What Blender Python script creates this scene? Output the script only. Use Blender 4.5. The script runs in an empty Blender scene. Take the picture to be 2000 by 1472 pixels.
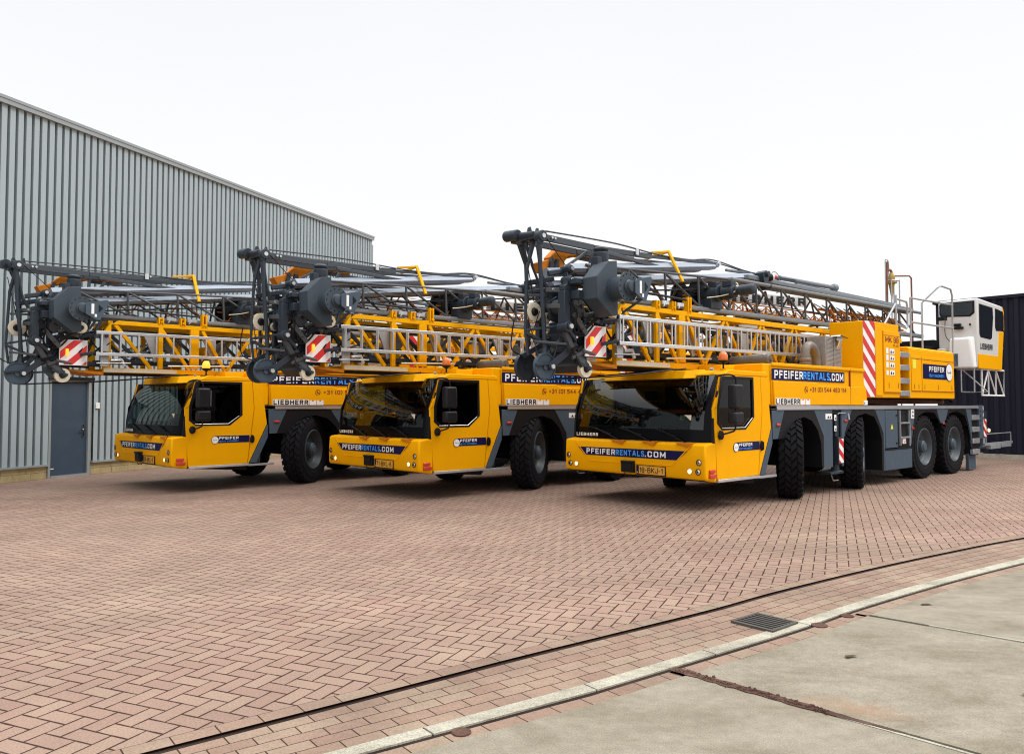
import bpy, bmesh, math, random
from mathutils import Vector, Matrix
R = math.radians
random.seed(7)
sc = bpy.context.scene
COL = sc.collection

# ------------------------------------------------------------------ camera
cam = bpy.data.objects.new('camera', bpy.data.cameras.new('camera'))
COL.objects.link(cam); sc.camera = cam
cam.location = (0, 0, 1.65)
cam.rotation_euler = (R(90) + math.atan(56.0 / 1490.0), 0, 0)
cam.data.sensor_width = 36.0
cam.data.lens = 1490.0 / 2000.0 * 36.0
cam.data.clip_start = 0.05; cam.data.clip_end = 3000

# ------------------------------------------------------------------ world: bright overcast sky
SUN_EL, SUN_AZ = R(48), R(98)          # azimuth clockwise from +Y
w = bpy.data.worlds.new('World'); sc.world = w; w.use_nodes = True
nt = w.node_tree; nt.nodes.clear()
def N(t, kind, **kw):
    n = t.nodes.new(kind)
    for k, v in kw.items():
        if k.startswith('i_'):
            key = k[2:]
            key = int(key) if key.isdigit() else key.replace('_', ' ')
            n.inputs[key].default_value = v
        else: setattr(n, k, v)
    return n
sky = N(nt, 'ShaderNodeTexSky', sky_type='NISHITA', sun_disc=False, sun_elevation=SUN_EL, sun_rotation=SUN_AZ,
        air_density=1.0, dust_density=4.0, ozone_density=1.0)
tc = N(nt, 'ShaderNodeTexCoord'); sep = N(nt, 'ShaderNodeSeparateXYZ')
nt.links.new(tc.outputs['Generated'], sep.inputs[0])
ramp = N(nt, 'ShaderNodeValToRGB')
cr = ramp.color_ramp
cr.elements[0].position = 0.0; cr.elements[0].color = (1.0, 1.0, 1.0, 1)
cr.elements[1].position = 1.0; cr.elements[1].color = (3.1, 3.16, 3.25, 1)
e = cr.elements.new(0.25); e.color = (0.97, 0.972, 0.975, 1)
e = cr.elements.new(0.48); e.color = (0.90, 0.91, 0.93, 1)
e = cr.elements.new(0.62); e.color = (1.35, 1.38, 1.42, 1)
nt.links.new(sep.outputs['Z'], ramp.inputs[0])
ns = N(nt, 'ShaderNodeTexNoise', i_Scale=1.6, i_Detail=3.0)
nt.links.new(tc.outputs['Generated'], ns.inputs['Vector'])
mr = N(nt, 'ShaderNodeMapRange', i_3=0.95, i_4=1.05)
nt.links.new(ns.outputs['Fac'], mr.inputs[0])
cl = N(nt, 'ShaderNodeMixRGB', blend_type='MULTIPLY', i_Fac=1.0)
nt.links.new(ramp.outputs[0], cl.inputs[1]); nt.links.new(mr.outputs[0], cl.inputs[2])
bg1 = N(nt, 'ShaderNodeBackground', i_Strength=0.01)
bg2 = N(nt, 'ShaderNodeBackground', i_Strength=1.0)
nt.links.new(sky.outputs[0], bg1.inputs[0]); nt.links.new(cl.outputs[0], bg2.inputs[0])
add = N(nt, 'ShaderNodeAddShader'); out = N(nt, 'ShaderNodeOutputWorld')
nt.links.new(bg1.outputs[0], add.inputs[0]); nt.links.new(bg2.outputs[0], add.inputs[1])
nt.links.new(add.outputs[0], out.inputs[0])

sun = bpy.data.objects.new('sun', bpy.data.lights.new('sun', 'SUN')); COL.objects.link(sun)
sun.data.energy = 1.5; sun.data.angle = R(22); sun.data.color = (1.0, 0.96, 0.9)
sd = Vector((math.sin(SUN_AZ) * math.cos(SUN_EL), math.cos(SUN_AZ) * math.cos(SUN_EL), math.sin(SUN_EL)))
sun.rotation_euler = sd.to_track_quat('Z', 'Y').to_euler()

sc.view_settings.view_transform = 'Standard'; sc.view_settings.look = 'None'
sc.view_settings.gamma = 1.0; sc.view_settings.use_curve_mapping = False
sc.view_settings.exposure = 0.0
sc.cycles.max_bounces = 8; sc.cycles.filter_width = 1.1

# ------------------------------------------------------------------ materials
M = {}
def mat(name, col, rough=0.5, metal=0.0, coat=0.0, dirt=0.0, dcol=(0.05, 0.035, 0.02), dscale=3.0, bump=0.0, bscale=60,
        emit=None, estr=0.0, spec=0.5, hi=None):
    m = bpy.data.materials.new(name); m.use_nodes = True
    t = m.node_tree; p = t.nodes['Principled BSDF']
    p.inputs['Roughness'].default_value = rough; p.inputs['Metallic'].default_value = metal
    p.inputs['Coat Weight'].default_value = coat; p.inputs['Coat Roughness'].default_value = 0.08
    p.inputs['Specular IOR Level'].default_value = spec
    p.inputs['Base Color'].default_value = (*col, 1)
    if dirt > 0:
        g = N(t, 'ShaderNodeTexCoord')
        a = N(t, 'ShaderNodeTexNoise', i_Scale=dscale, i_Detail=8.0, i_Roughness=0.62)
        t.links.new(g.outputs['Object'], a.inputs['Vector'])
        r = N(t, 'ShaderNodeMapRange', i_1=0.42, i_2=0.8, i_3=0.0, i_4=dirt)
        t.links.new(a.outputs['Fac'], r.inputs[0])
        mx = N(t, 'ShaderNodeMixRGB'); mx.inputs[1].default_value = (*col, 1); mx.inputs[2].default_value = (*dcol, 1)
        t.links.new(r.outputs[0], mx.inputs[0]); t.links.new(mx.outputs[0], p.inputs['Base Color'])
        r2 = N(t, 'ShaderNodeMapRange', i_1=0.3, i_2=0.75, i_3=rough * 0.85, i_4=min(1, rough * 1.35))
        t.links.new(a.outputs['Fac'], r2.inputs[0]); t.links.new(r2.outputs[0], p.inputs['Roughness'])
    if bump > 0:
        g = N(t, 'ShaderNodeTexCoord')
        a = N(t, 'ShaderNodeTexNoise', i_Scale=bscale, i_Detail=4.0)
        t.links.new(g.outputs['Object'], a.inputs['Vector'])
        b = N(t, 'ShaderNodeBump', i_Strength=bump, i_Distance=0.01)
        t.links.new(a.outputs['Fac'], b.inputs['Height']); t.links.new(b.outputs[0], p.inputs['Normal'])
    if emit:
        p.inputs['Emission Color'].default_value = (*emit, 1); p.inputs['Emission Strength'].default_value = estr
    M[name] = m
    return m
mat('yellow', (0.86, 0.392, 0.0), 0.5, coat=0.0, spec=0.08, dirt=0.14, dcol=(0.40, 0.19, 0.01), dscale=2.2)
mat('boomyellow', (0.84, 0.40, 0.0), 0.5, spec=0.08, dirt=0.28, dcol=(0.28, 0.12, 0.02), dscale=4)
mat('rustyellow', (0.60, 0.20, 0.005), 0.6, spec=0.2, dirt=0.75, dcol=(0.11, 0.045, 0.02), dscale=5)
mat('orange', (0.62, 0.19, 0.004), 0.55, spec=0.2, dirt=0.5, dcol=(0.2, 0.08, 0.03), dscale=5)
mat('grey', (0.022, 0.033, 0.046), 0.4, spec=0.35, dirt=0.25, dcol=(0.05, 0.055, 0.06), dscale=4)
mat('panel', (0.058, 0.086, 0.118), 0.55, spec=0.3, dirt=0.25, dcol=(0.05, 0.05, 0.05), dscale=3)
mat('beam', (0.30, 0.34, 0.40), 0.5, metal=0.25, dirt=0.2, dcol=(0.22, 0.24, 0.28), dscale=4)
mat('tube', (0.165, 0.185, 0.205), 0.5, dirt=0.3, dcol=(0.08, 0.09, 0.10), dscale=5)
mat('black', (0.006, 0.0065, 0.008), 0.5, spec=0.25)
mat('frame', (0.010, 0.011, 0.013), 0.7, spec=0.2, dirt=0.3, dcol=(0.03, 0.028, 0.025))
mat('rubber', (0.009, 0.009, 0.0105), 0.85, spec=0.15, bump=0.2, bscale=40)
mat('rim', (0.045, 0.062, 0.075), 0.45, dirt=0.4, dcol=(0.03, 0.03, 0.03), dscale=7)
mat('alu', (0.62, 0.64, 0.66), 0.34, metal=0.75, dirt=0.3, dcol=(0.35, 0.35, 0.35), dscale=9)
mat('galv', (0.42, 0.44, 0.46), 0.4, metal=0.5, dirt=0.3, dcol=(0.2, 0.2, 0.2), dscale=9)
mat('steel', (0.36, 0.345, 0.33), 0.45, metal=0.5, dirt=0.5, dcol=(0.12, 0.09, 0.07), dscale=12)
mat('tank', (0.13, 0.115, 0.10), 0.45, metal=0.2, dirt=0.6, dcol=(0.05, 0.035, 0.03), dscale=7)
mat('white', (0.84, 0.84, 0.83), 0.5, dirt=0.12, dcol=(0.4, 0.38, 0.33))
mat('cabwhite', (0.66, 0.66, 0.64), 0.4, coat=0.2, dirt=0.2, dcol=(0.4, 0.38, 0.33))
mat('cream', (0.68, 0.62, 0.48), 0.5, dirt=0.3, dcol=(0.35, 0.28, 0.18), dscale=8)
mat('red', (0.62, 0.02, 0.02), 0.4)
mat('darkred', (0.30, 0.03, 0.02), 0.5)
mat('navy', (0.003, 0.004, 0.055), 0.5, spec=0.2)
mat('lightblue', (0.05, 0.34, 0.95), 0.5)
mat('inkred', (0.25, 0.02, 0.012), 0.5)
mat('plateyellow', (0.72, 0.36, 0.04), 0.4)
mat('signyellow', (0.85, 0.75, 0.05), 0.5)
mat('pipemetal', (0.21, 0.18, 0.155), 0.5, metal=0.35, dirt=0.6, dcol=(0.11, 0.075, 0.05), dscale=14)
mat('iron', (0.085, 0.078, 0.068), 0.6, metal=0.2, dirt=0.5, dcol=(0.05, 0.04, 0.03), dscale=20)
mat('rust', (0.24, 0.10, 0.06), 0.75, dirt=0.6, dcol=(0.10, 0.05, 0.035), dscale=10)
mat('brass', (0.42, 0.28, 0.07), 0.5, metal=0.3, dirt=0.5, dcol=(0.2, 0.1, 0.04), dscale=10)
mat('amber', (0.75, 0.16, 0.01), 0.25, coat=0.5)
mat('amberlit', (0.9, 0.3, 0.02), 0.3, emit=(1.0, 0.36, 0.03), estr=1.6)
mat('redlens', (0.55, 0.03, 0.015), 0.25, coat=0.5)
mat('lamplit', (0.9, 0.75, 0.5), 0.3, emit=(1.0, 0.72, 0.4), estr=1.1)
mat('chrome', (0.75, 0.75, 0.75), 0.15, metal=1.0)
mat('mirrorglass', (0.5, 0.5, 0.52), 0.08, metal=1.0)
mat('seat', (0.03, 0.035, 0.045), 0.9)
mat('dash', (0.03, 0.055, 0.055), 0.7)
def glass(name, tint, gl=0.05):
    m = bpy.data.materials.new(name); m.use_nodes = True; t = m.node_tree; t.nodes.clear()
    o = N(t, 'ShaderNodeOutputMaterial'); tr = N(t, 'ShaderNodeBsdfTransparent'); tr.inputs[0].default_value = (*tint, 1)
    g = N(t, 'ShaderNodeBsdfGlossy', i_Roughness=0.02); g.inputs[0].default_value = (0.9, 0.93, 0.95, 1)
    f = N(t, 'ShaderNodeFresnel', i_IOR=1.5)
    a = N(t, 'ShaderNodeMath', operation='ADD', i_1=gl); a.use_clamp = True
    mx = N(t, 'ShaderNodeMixShader')
    t.links.new(f.outputs[0], a.inputs[0]); t.links.new(a.outputs[0], mx.inputs[0])
    t.links.new(tr.outputs[0], mx.inputs[1]); t.links.new(g.outputs[0], mx.inputs[2]); t.links.new(mx.outputs[0], o.inputs[0])
    M[name] = m
glass('glass', (0.24, 0.32, 0.30), 0.02); glass('darkglass', (0.04, 0.05, 0.06), -0.036); glass('lensglass', (0.9, 0.9, 0.9))

# ------------------------------------------------------------------ mesh builder
class MB:
    def __init__(s): s.v = []; s.f = []; s.m = []; s.uv = None
    def add(s, vs, fs, mi=0):
        b = len(s.v); s.v += [tuple(p) for p in vs]
        s.f += [tuple(b + i for i in f) for f in fs]; s.m += [mi] * len(fs)
        return s
    def box(s, x0, x1, y0, y1, z0, z1, mi=0):
        return s.hexa([(x0, y0, z0), (x1, y0, z0), (x1, y1, z0), (x0, y1, z0), (x0, y0, z1), (x1, y0, z1), (x1, y1, z1), (x0, y1, z1)], mi)
    def hexa(s, p, mi=0):
        return s.add(p, [(0, 3, 2, 1), (4, 5, 6, 7), (0, 1, 5, 4), (1, 2, 6, 5), (2, 3, 7, 6), (3, 0, 4, 7)], mi)
    def prism(s, pts, a0, a1, axis='y', mi=0):
        n = len(pts)
        def P(p, a):
            if axis == 'y': return (p[0], a, p[1])
            if axis == 'x': return (a, p[0], p[1])
            return (p[0], p[1], a)
        vs = [P(p, a0) for p in pts] + [P(p, a1) for p in pts]
        fs = [tuple(range(n)), tuple(range(2 * n - 1, n - 1, -1))]
        fs += [(i, n + i, n + (i + 1) % n, (i + 1) % n) for i in range(n)]
        return s.add(vs, fs, mi)
    def ring(s, outer, inner, y0, y1, mi=0):      # polygonal frame in XZ, same point count
        n = len(outer)
        vs = [(p[0], y0, p[1]) for p in outer] + [(p[0], y0, p[1]) for p in inner] + [(p[0], y1, p[1]) for p in outer] + [(p[0], y1, p[1]) for p in inner]
        fs = []
        for i in range(n):
            j = (i + 1) % n
            fs += [(i, j, n + j, n + i), (2 * n + j, 2 * n + i, 3 * n + i, 3 * n + j), (i, 2 * n + i, 2 * n + j, j), (n + i, n + j, 3 * n + j, 3 * n + i)]
        return s.add(vs, fs, mi)
    def bar(s, a, b, w, h=None, mi=0, up=(0, 0, 1)):
        h = h or w
        a, b = Vector(a), Vector(b); d = (b - a).normalized()
        u = Vector(up)
        if abs(d.dot(u)) > 0.95: u = Vector((0, 1, 0))
        sd_ = d.cross(u).normalized(); up2 = sd_.cross(d)
        p = []
        for q in (a, b):
            for (i, j) in ((-1, -1), (1, -1), (1, 1), (-1, 1)): p.append(q + sd_ * (w / 2 * i) + up2 * (h / 2 * j))
        return s.add(p, [(0, 3, 2, 1), (4, 5, 6, 7), (0, 1, 5, 4), (1, 2, 6, 5), (2, 3, 7, 6), (3, 0, 4, 7)], mi)
    def tube(s, a, b, r, n=10, r2=None, mi=0):
        a, b = Vector(a), Vector(b); d = (b - a).normalized(); r2 = r if r2 is None else r2
        u = Vector((0, 0, 1)) if abs(d.z) < 0.9 else Vector((0, 1, 0))
        e1 = d.cross(u).normalized(); e2 = d.cross(e1)
        vs = []
        for q, rr in ((a, r), (b, r2)):
            for i in range(n):
                t = 2 * math.pi * i / n; vs.append(q + e1 * (math.cos(t) * rr) + e2 * (math.sin(t) * rr))
        fs = [tuple(range(n - 1, -1, -1)), tuple(range(n, 2 * n))] + [(i, (i + 1) % n, n + (i + 1) % n, n + i) for i in range(n)]
        return s.add(vs, fs, mi)
    def path(s, pts, r, n=8, mi=0, smooth=0):
        pts = [Vector(p) for p in pts]
        if smooth:
            o = []
            for i in range(len(pts) - 1):
                p0 = pts[max(i - 1, 0)]; p1 = pts[i]; p2 = pts[i + 1]; p3 = pts[min(i + 2, len(pts) - 1)]
                for k in range(smooth):
                    t = k / smooth
                    o.append(0.5 * ((2 * p1) + (p2 - p0) * t + (2 * p0 - 5 * p1 + 4 * p2 - p3) * t * t + (3 * p1 - p0 - 3 * p2 + p3) * t ** 3))
            pts = o + [pts[-1]]
        rings = []; prev = None
        for i, p in enumerate(pts):
            d = (pts[min(i + 1, len(pts) - 1)] - pts[max(i - 1, 0)]).normalized()
            if prev is None:
                u = Vector((0, 0, 1)) if abs(d.z) < 0.9 else Vector((0, 1, 0)); e1 = d.cross(u).normalized()
            else: e1 = (prev - d * prev.dot(d)).normalized()
            prev = e1; e2 = d.cross(e1)
            rings.append([p + e1 * (math.cos(2 * math.pi * k / n) * r) + e2 * (math.sin(2 * math.pi * k / n) * r) for k in range(n)])
        vs = [q for g in rings for q in g]; L = len(rings)
        fs = [tuple(range(n - 1, -1, -1)), tuple((L - 1) * n + k for k in range(n))]
        for i in range(L - 1):
            fs += [(i * n + k, i * n + (k + 1) % n, (i + 1) * n + (k + 1) % n, (i + 1) * n + k) for k in range(n)]
        return s.add(vs, fs, mi)
    def lathe(s, prof, c=(0, 0, 0), axis='y', n=32, mi=0, sx=1.0, caps=True):   # prof: (along, radius)
        vs = []
        for (a, r) in prof:
            for i in range(n):
                t = 2 * math.pi * i / n; p = (math.cos(t) * r, math.sin(t) * r)
                if axis == 'y': q = (p[0], a, p[1])
                elif axis == 'z': q = (p[0], p[1], a)
                else: q = (a, p[0], p[1])
                vs.append((c[0] + q[0], c[1] + q[1], c[2] + q[2]))
        fs = []
        for k in range(len(prof) - 1):
            fs += [(k * n + i, k * n + (i + 1) % n, (k + 1) * n + (i + 1) % n, (k + 1) * n + i) for i in range(n)]
        if caps: fs += [tuple(range(n - 1, -1, -1)), tuple((len(prof) - 1) * n + i for i in range(n))]
        return s.add(vs, fs, mi)
    def quad(s, a, b, c, d, mi=0): return s.add([a, b, c, d], [(0, 1, 2, 3)], mi)
    def build(s, name, mats, parent=None, bev=0.0, smooth=True, seg=2, **props):
        me = bpy.data.meshes.new(name); me.from_pydata(s.v, [], s.f)
        if not isinstance(mats, (list, tuple)): mats = [mats]
        for q in mats: me.materials.append(M[q])
        me.polygons.foreach_set('material_index', s.m)
        bm = bmesh.new(); bm.from_mesh(me); bmesh.ops.recalc_face_normals(bm, faces=bm.faces); bm.to_mesh(me); bm.free()
        if s.uv:
            uvl = me.uv_layers.new(name='UVMap')
            for poly in me.polygons:
                for li in poly.loop_indices: uvl.data[li].uv = s.uv[me.loops[li].vertex_index]
        if smooth:
            me.polygons.foreach_set('use_smooth', [True] * len(me.polygons))
            try: me.set_sharp_from_angle(angle=R(35))
            except Exception: pass
        o = bpy.data.objects.new(name, me); COL.objects.link(o)
        if parent: o.parent = parent
        if bev > 0:
            b = o.modifiers.new('bevel', 'BEVEL'); b.width = bev; b.segments = seg; b.limit_method = 'ANGLE'; b.angle_limit = R(40)
            b.harden_normals = False
        for k, v in props.items(): o[k] = v
        return o

def thing(name, label, cat, loc=(0, 0, 0), rotz=0.0, group=None):
    o = bpy.data.objects.new(name, None); COL.objects.link(o); o.empty_display_size = 0.3
    o.location = loc; o.rotation_euler = (0, 0, rotz); o['label'] = label; o['category'] = cat
    if group: o['group'] = group
    return o

# block capitals drawn as strokes: each letter is (advance width, polylines) in a cell one unit high
GL = {
 'A': (.78, ["0,0 .30,1 .48,1 .78,0", ".17,.28 .61,.28"]), 'B': (.66, ["0,0 0,1 .50,1 .62,.86 .62,.66 .50,.53 0,.53", ".50,.53 .66,.38 .66,.15 .52,0 0,0"]),
 'C': (.68, [".66,.72 .66,.86 .52,1 .14,1 0,.86 0,.14 .14,0 .52,0 .66,.14 .66,.28"]), 'E': (.58, [".58,1 0,1 0,0 .58,0", "0,.52 .5,.52"]),
 'F': (.56, [".56,1 0,1 0,0", "0,.50 .48,.50"]), 'G': (.70, [".66,.80 .52,1 .14,1 0,.86 0,.14 .14,0 .52,0 .66,.14 .66,.45 .40,.45"]),
 'H': (.68, ["0,0 0,1", ".68,0 .68,1", "0,.50 .68,.50"]), 'I': (.02, ["0,0 0,1"]), 'J': (.5, [".5,1 .5,.16 .36,0 .12,0 0,.16 0,.28"]),
 'K': (.68, ["0,0 0,1", ".66,1 .04,.42", ".22,.56 .68,0"]), 'L': (.54, ["0,1 0,0 .54,0"]), 'M': (.86, ["0,0 0,1 .43,.22 .86,1 .86,0"]),
 'N': (.68, ["0,0 0,1 .68,0 .68,1"]), 'O': (.70, [".14,0 0,.14 0,.86 .14,1 .56,1 .70,.86 .70,.14 .56,0 .14,0"]), 'P': (.62, ["0,0 0,1 .48,1 .62,.86 .62,.58 .48,.44 0,.44"]),
 'R': (.66, ["0,0 0,1 .50,1 .64,.86 .64,.62 .50,.48 0,.48", ".34,.48 .66,0"]), 'S': (.60, [".60,.88 .48,1 .12,1 0,.88 0,.64 .60,.38 .60,.12 .48,0 .12,0 0,.12"]),
 'T': (.66, ["0,1 .66,1", ".33,1 .33,0"]), 'U': (.66, ["0,1 0,.14 .14,0 .52,0 .66,.14 .66,1"]), 'V': (.72, ["0,1 .36,0 .72,1"]), 'Y': (.70, ["0,1 .35,.48 .70,1", ".35,.48 .35,0"]),
 '.': (.02, ["0,0 0,.03"]), '-': (.26, ["0,.45 .26,.45"]), '+': (.44, ["0,.45 .44,.45", ".22,.67 .22,.23"]), '(': (.16, [".16,1.05 0,.75 0,.2 .16,-.1"]), ')': (.16, ["0,1.05 .16,.75 .16,.2 0,-.1"]),
 '0': (.54, [".14,0 0,.14 0,.86 .14,1 .40,1 .54,.86 .54,.14 .40,0 .14,0"]), '1': (.24, ["0,.78 .24,1 .24,0"]), '3': (.52, ["0,.86 .12,1 .38,1 .50,.86 .50,.66 .38,.53 .2,.53", ".38,.53 .52,.38 .52,.14 .38,0 .12,0 0,.14"]),
 '4': (.58, [".42,0 .42,1 0,.30 .58,.30"]), '5': (.52, [".50,1 .04,1 0,.52 .12,.62 .38,.62 .52,.48 .52,.14 .38,0 .12,0 0,.14"]), '6': (.54, [".50,.86 .38,1 .14,1 0,.86 0,.14 .14,0 .40,0 .54,.14 .54,.44 .40,.58 0,.50"]),
 '7': (.54, ["0,1 .54,1 .2,0"]), '8': (.54, [".14,.53 0,.66 0,.86 .14,1 .40,1 .54,.86 .54,.66 .40,.53 .14,.53 0,.40 0,.14 .14,0 .40,0 .54,.14 .54,.40 .40,.53"]), '9': (.54, [".04,.14 .14,0 .40,0 .54,.14 .54,.86 .40,1 .14,1 0,.86 0,.54 .14,.42 .54,.50"]),
 ' ': (.16, [])}
_tc = {}
def text_raw(txt, t):
    # t: stroke thickness as a share of the height
    if (txt, t) in _tc: return _tc[(txt, t)]
    vs, fs, x, gap = [], [], 0.0, t * 1.25
    sy = 1.0 - t
    for ch in txt:
        w_, lines = GL[ch]
        for li, ln in enumerate(lines):
            pts = [tuple(float(c) for c in p.split(',')) for p in ln.split()]
            pts = [(x + t / 2 + p[0] * .86, t / 2 + p[1] * sy) for p in pts]
            for k, (a, b) in enumerate(zip(pts, pts[1:])):
                dx, dy = b[0] - a[0], b[1] - a[1]; L_ = math.hypot(dx, dy) or 1; dx, dy = dx / L_ * t / 2, dy / L_ * t / 2
                ex = 1.0 if (abs(dx) < 1e-4 or abs(dy) < 1e-4) else .55
                a2 = (a[0] - dx * ex, a[1] - dy * ex); b2 = (b[0] + dx * ex, b[1] + dy * ex); z = .0002 * (li * 9 + k)
                n0 = len(vs); vs += [(a2[0] + dy, a2[1] - dx, z), (b2[0] + dy, b2[1] - dx, z), (b2[0] - dy, b2[1] + dx, z), (a2[0] - dy, a2[1] + dx, z)]; fs.append((n0, n0 + 1, n0 + 2, n0 + 3))
        x += w_ * .86 + t + (gap if ch != ' ' else gap * .6)
    x1 = x - gap
    vs = [(v[0] / x1, v[1], v[2]) for v in vs]
    _tc[(txt, t)] = (vs, fs); return vs, fs
def text(mb, txt, o, u, v, w_, h_, nrm, lift=0.004, off=0.18, slant=0.0, mi=0):
    vs, fs = text_raw(txt, off)
    o, u, v, nrm = Vector(o), Vector(u).normalized(), Vector(v).normalized(), Vector(nrm).normalized()
    mb.add([o + u * (p[0] * w_ + slant * p[1] * h_) + v * (p[1] * h_) + nrm * (lift + p[2]) for p in vs], fs, mi)
    return mb

def clip(poly, a, b, c):       # keep a*x+b*y<=c
    o = []
    for i in range(len(poly)):
        p, q = poly[i], poly[(i + 1) % len(poly)]
        dp, dq = a * p[0] + b * p[1] - c, a * q[0] + b * q[1] - c
        if dp <= 0: o.append(p)
        if dp * dq < 0:
            t = dp / (dp - dq); o.append((p[0] + (q[0] - p[0]) * t, p[1] + (q[1] - p[1]) * t))
    return o
def stripes(w_, h_, slope, band, phase=0.0):    # diagonal stripes in a w*h rectangle: alternate bands along y - slope*x
    out_ = []; lo = min(0, -slope * w_) - 1; k = 0
    c = lo + phase
    while c < h_ + abs(slope) * w_ + 1:
        p = [(0, 0), (w_, 0), (w_, h_), (0, h_)]
        p = clip(p, -slope, 1, c + band); p = clip(p, slope, -1, -c) if p else p
        if p and len(p) > 2: out_.append(p)
        c += band * 2
    return out_

exec_parts = []
# =================================================================== GROUND
def herringbone_mat():
    m = bpy.data.materials.new('paving'); m.use_nodes = True; t = m.node_tree; p = t.nodes['Principled BSDF']
    L = t.links.new
    g = N(t, 'ShaderNodeNewGeometry')
    mp = N(t, 'ShaderNodeMapping', vector_type='POINT'); W = 0.112
    mp.inputs['Rotation'].default_value = (0, 0, R(22.9)); mp.inputs['Scale'].default_value = (1 / W, 1 / W, 1)
    L(g.outputs['Position'], mp.inputs[0])
    s = N(t, 'ShaderNodeSeparateXYZ'); L(mp.outputs[0], s.inputs[0])
    def ma(op, a, b=None, c=None):
        n = N(t, 'ShaderNodeMath', operation=op)
        for i, x in enumerate((a, b, c)):
            if x is None: continue
            if isinstance(x, (int, float)): n.inputs[i].default_value = x
            else: L(x, n.inputs[i])
        return n.outputs[0]
    X, Y = s.outputs[0], s.outputs[1]
    i, j = ma('FLOOR', X), ma('FLOOR', Y); fx, fy = ma('SUBTRACT', X, i), ma('SUBTRACT', Y, j)
    k = ma('FLOORED_MODULO', ma('SUBTRACT', i, j), 4.0)
    is0 = ma('COMPARE', k, 0.0, 0.1); is1 = ma('COMPARE', k, 1.0, 0.1); is2 = ma('COMPARE', k, 2.0, 0.1); is3 = ma('COMPARE', k, 3.0, 0.1)
    gx, gy = ma('SUBTRACT', 1.0, fx), ma('SUBTRACT', 1.0, fy)
    left = ma('ADD', fx, is1); right = ma('ADD', gx, is0); bot = ma('ADD', fy, is2); top = ma('ADD', gy, is3)
    d = ma('MINIMUM', ma('MINIMUM', left, right), ma('MINIMUM', bot, top))
    bi, bj = ma('SUBTRACT', i, is1), ma('SUBTRACT', j, is2)
    cv = N(t, 'ShaderNodeCombineXYZ'); L(bi, cv.inputs[0]); L(bj, cv.inputs[1])
    wn = N(t, 'ShaderNodeTexWhiteNoise', noise_dimensions='3D'); L(cv.outputs[0], wn.inputs[0])
    # brick colours
    rp = N(t, 'ShaderNodeValToRGB'); c = rp.color_ramp
    c.elements[0].color = (0.288, 0.180, 0.138, 1); c.elements[1].color = (0.330, 0.226, 0.167, 1)
    q = c.elements.new(0.5); q.color = (0.308, 0.198, 0.152, 1)
    L(wn.outputs['Value'], rp.inputs[0])
    big = N(t, 'ShaderNodeTexNoise', i_Scale=0.35, i_Detail=5.0); L(g.outputs['Position'], big.inputs['Vector'])
    bm_ = N(t, 'ShaderNodeMapRange', i_1=0.35, i_2=0.72, i_3=0.0, i_4=0.45); L(big.outputs['Fac'], bm_.inputs[0])
    m1 = N(t, 'ShaderNodeMixRGB'); m1.inputs[2].default_value = (0.30, 0.236, 0.170, 1)
    L(bm_.outputs[0], m1.inputs[0]); L(rp.outputs[0], m1.inputs[1])
    big2 = N(t, 'ShaderNodeTexNoise', i_Scale=1.3, i_Detail=6.0); L(g.outputs['Position'], big2.inputs['Vector'])
    bm2 = N(t, 'ShaderNodeMapRange', i_1=0.25, i_2=0.75, i_3=0.86, i_4=1.10); L(big2.outputs['Fac'], bm2.inputs[0])
    fine = N(t, 'ShaderNodeTexNoise', i_Scale=90.0, i_Detail=3.0); L(g.outputs['Position'], fine.inputs['Vector'])
    fm = N(t, 'ShaderNodeMapRange', i_1=0.3, i_2=0.7, i_3=0.80, i_4=1.20); L(fine.outputs['Fac'], fm.inputs[0])
    mm = N(t, 'ShaderNodeMixRGB', blend_type='MULTIPLY', i_Fac=1.0); L(m1.outputs[0], mm.inputs[1]); smp = N(t, 'ShaderNodeMapping'); smp.inputs['Rotation'].default_value = (0, 0, R(-8)); smp.inputs['Scale'].default_value = (0.12, 0.9, 1); L(g.outputs['Position'], smp.inputs[0])
    st_ = N(t, 'ShaderNodeTexNoise', i_Scale=1.0, i_Detail=4.0); L(smp.outputs[0], st_.inputs['Vector'])
    st2 = N(t, 'ShaderNodeMapRange', i_1=0.3, i_2=0.65, i_3=0.86, i_4=1.06); L(st_.outputs['Fac'], st2.inputs[0])
    L(ma('MULTIPLY', ma('MULTIPLY', bm2.outputs[0], st2.outputs[0]), fm.outputs[0]), mm.inputs[2])
    # moss and grit in some joints, joint width varies
    jw = N(t, 'ShaderNodeTexNoise', i_Scale=9.0, i_Detail=3.0); L(g.outputs['Position'], jw.inputs['Vector'])
    jt = ma('MULTIPLY_ADD', jw.outputs['Fac'], 0.105, 0.004)
    edge = N(t, 'ShaderNodeMapRange', i_3=0.0, i_4=1.0); L(d, edge.inputs[0]); L(ma('MULTIPLY', jt, 0.55), edge.inputs[1]); L(ma('MULTIPLY', jt, 1.25), edge.inputs[2])
    mj = N(t, 'ShaderNodeMixRGB'); mj.inputs[1].default_value = (0.040, 0.015, 0.009, 1)
    L(edge.outputs[0], mj.inputs[0]); L(mm.outputs[0], mj.inputs[2])
    L(mj.outputs[0], p.inputs['Base Color'])
    p.inputs['Roughness'].default_value = 0.8; p.inputs['Specular IOR Level'].default_value = 0.25
    hh = N(t, 'ShaderNodeMapRange', i_1=0.0, i_2=0.09, i_3=0.0, i_4=1.0, interpolation_type='SMOOTHSTEP'); L(d, hh.inputs[0])
    hsum = ma('ADD', hh.outputs[0], ma('MULTIPLY', fine.outputs['Fac'], 0.18))
    hs2 = ma('ADD', hsum, ma('MULTIPLY', wn.outputs['Value'], 0.12))
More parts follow.
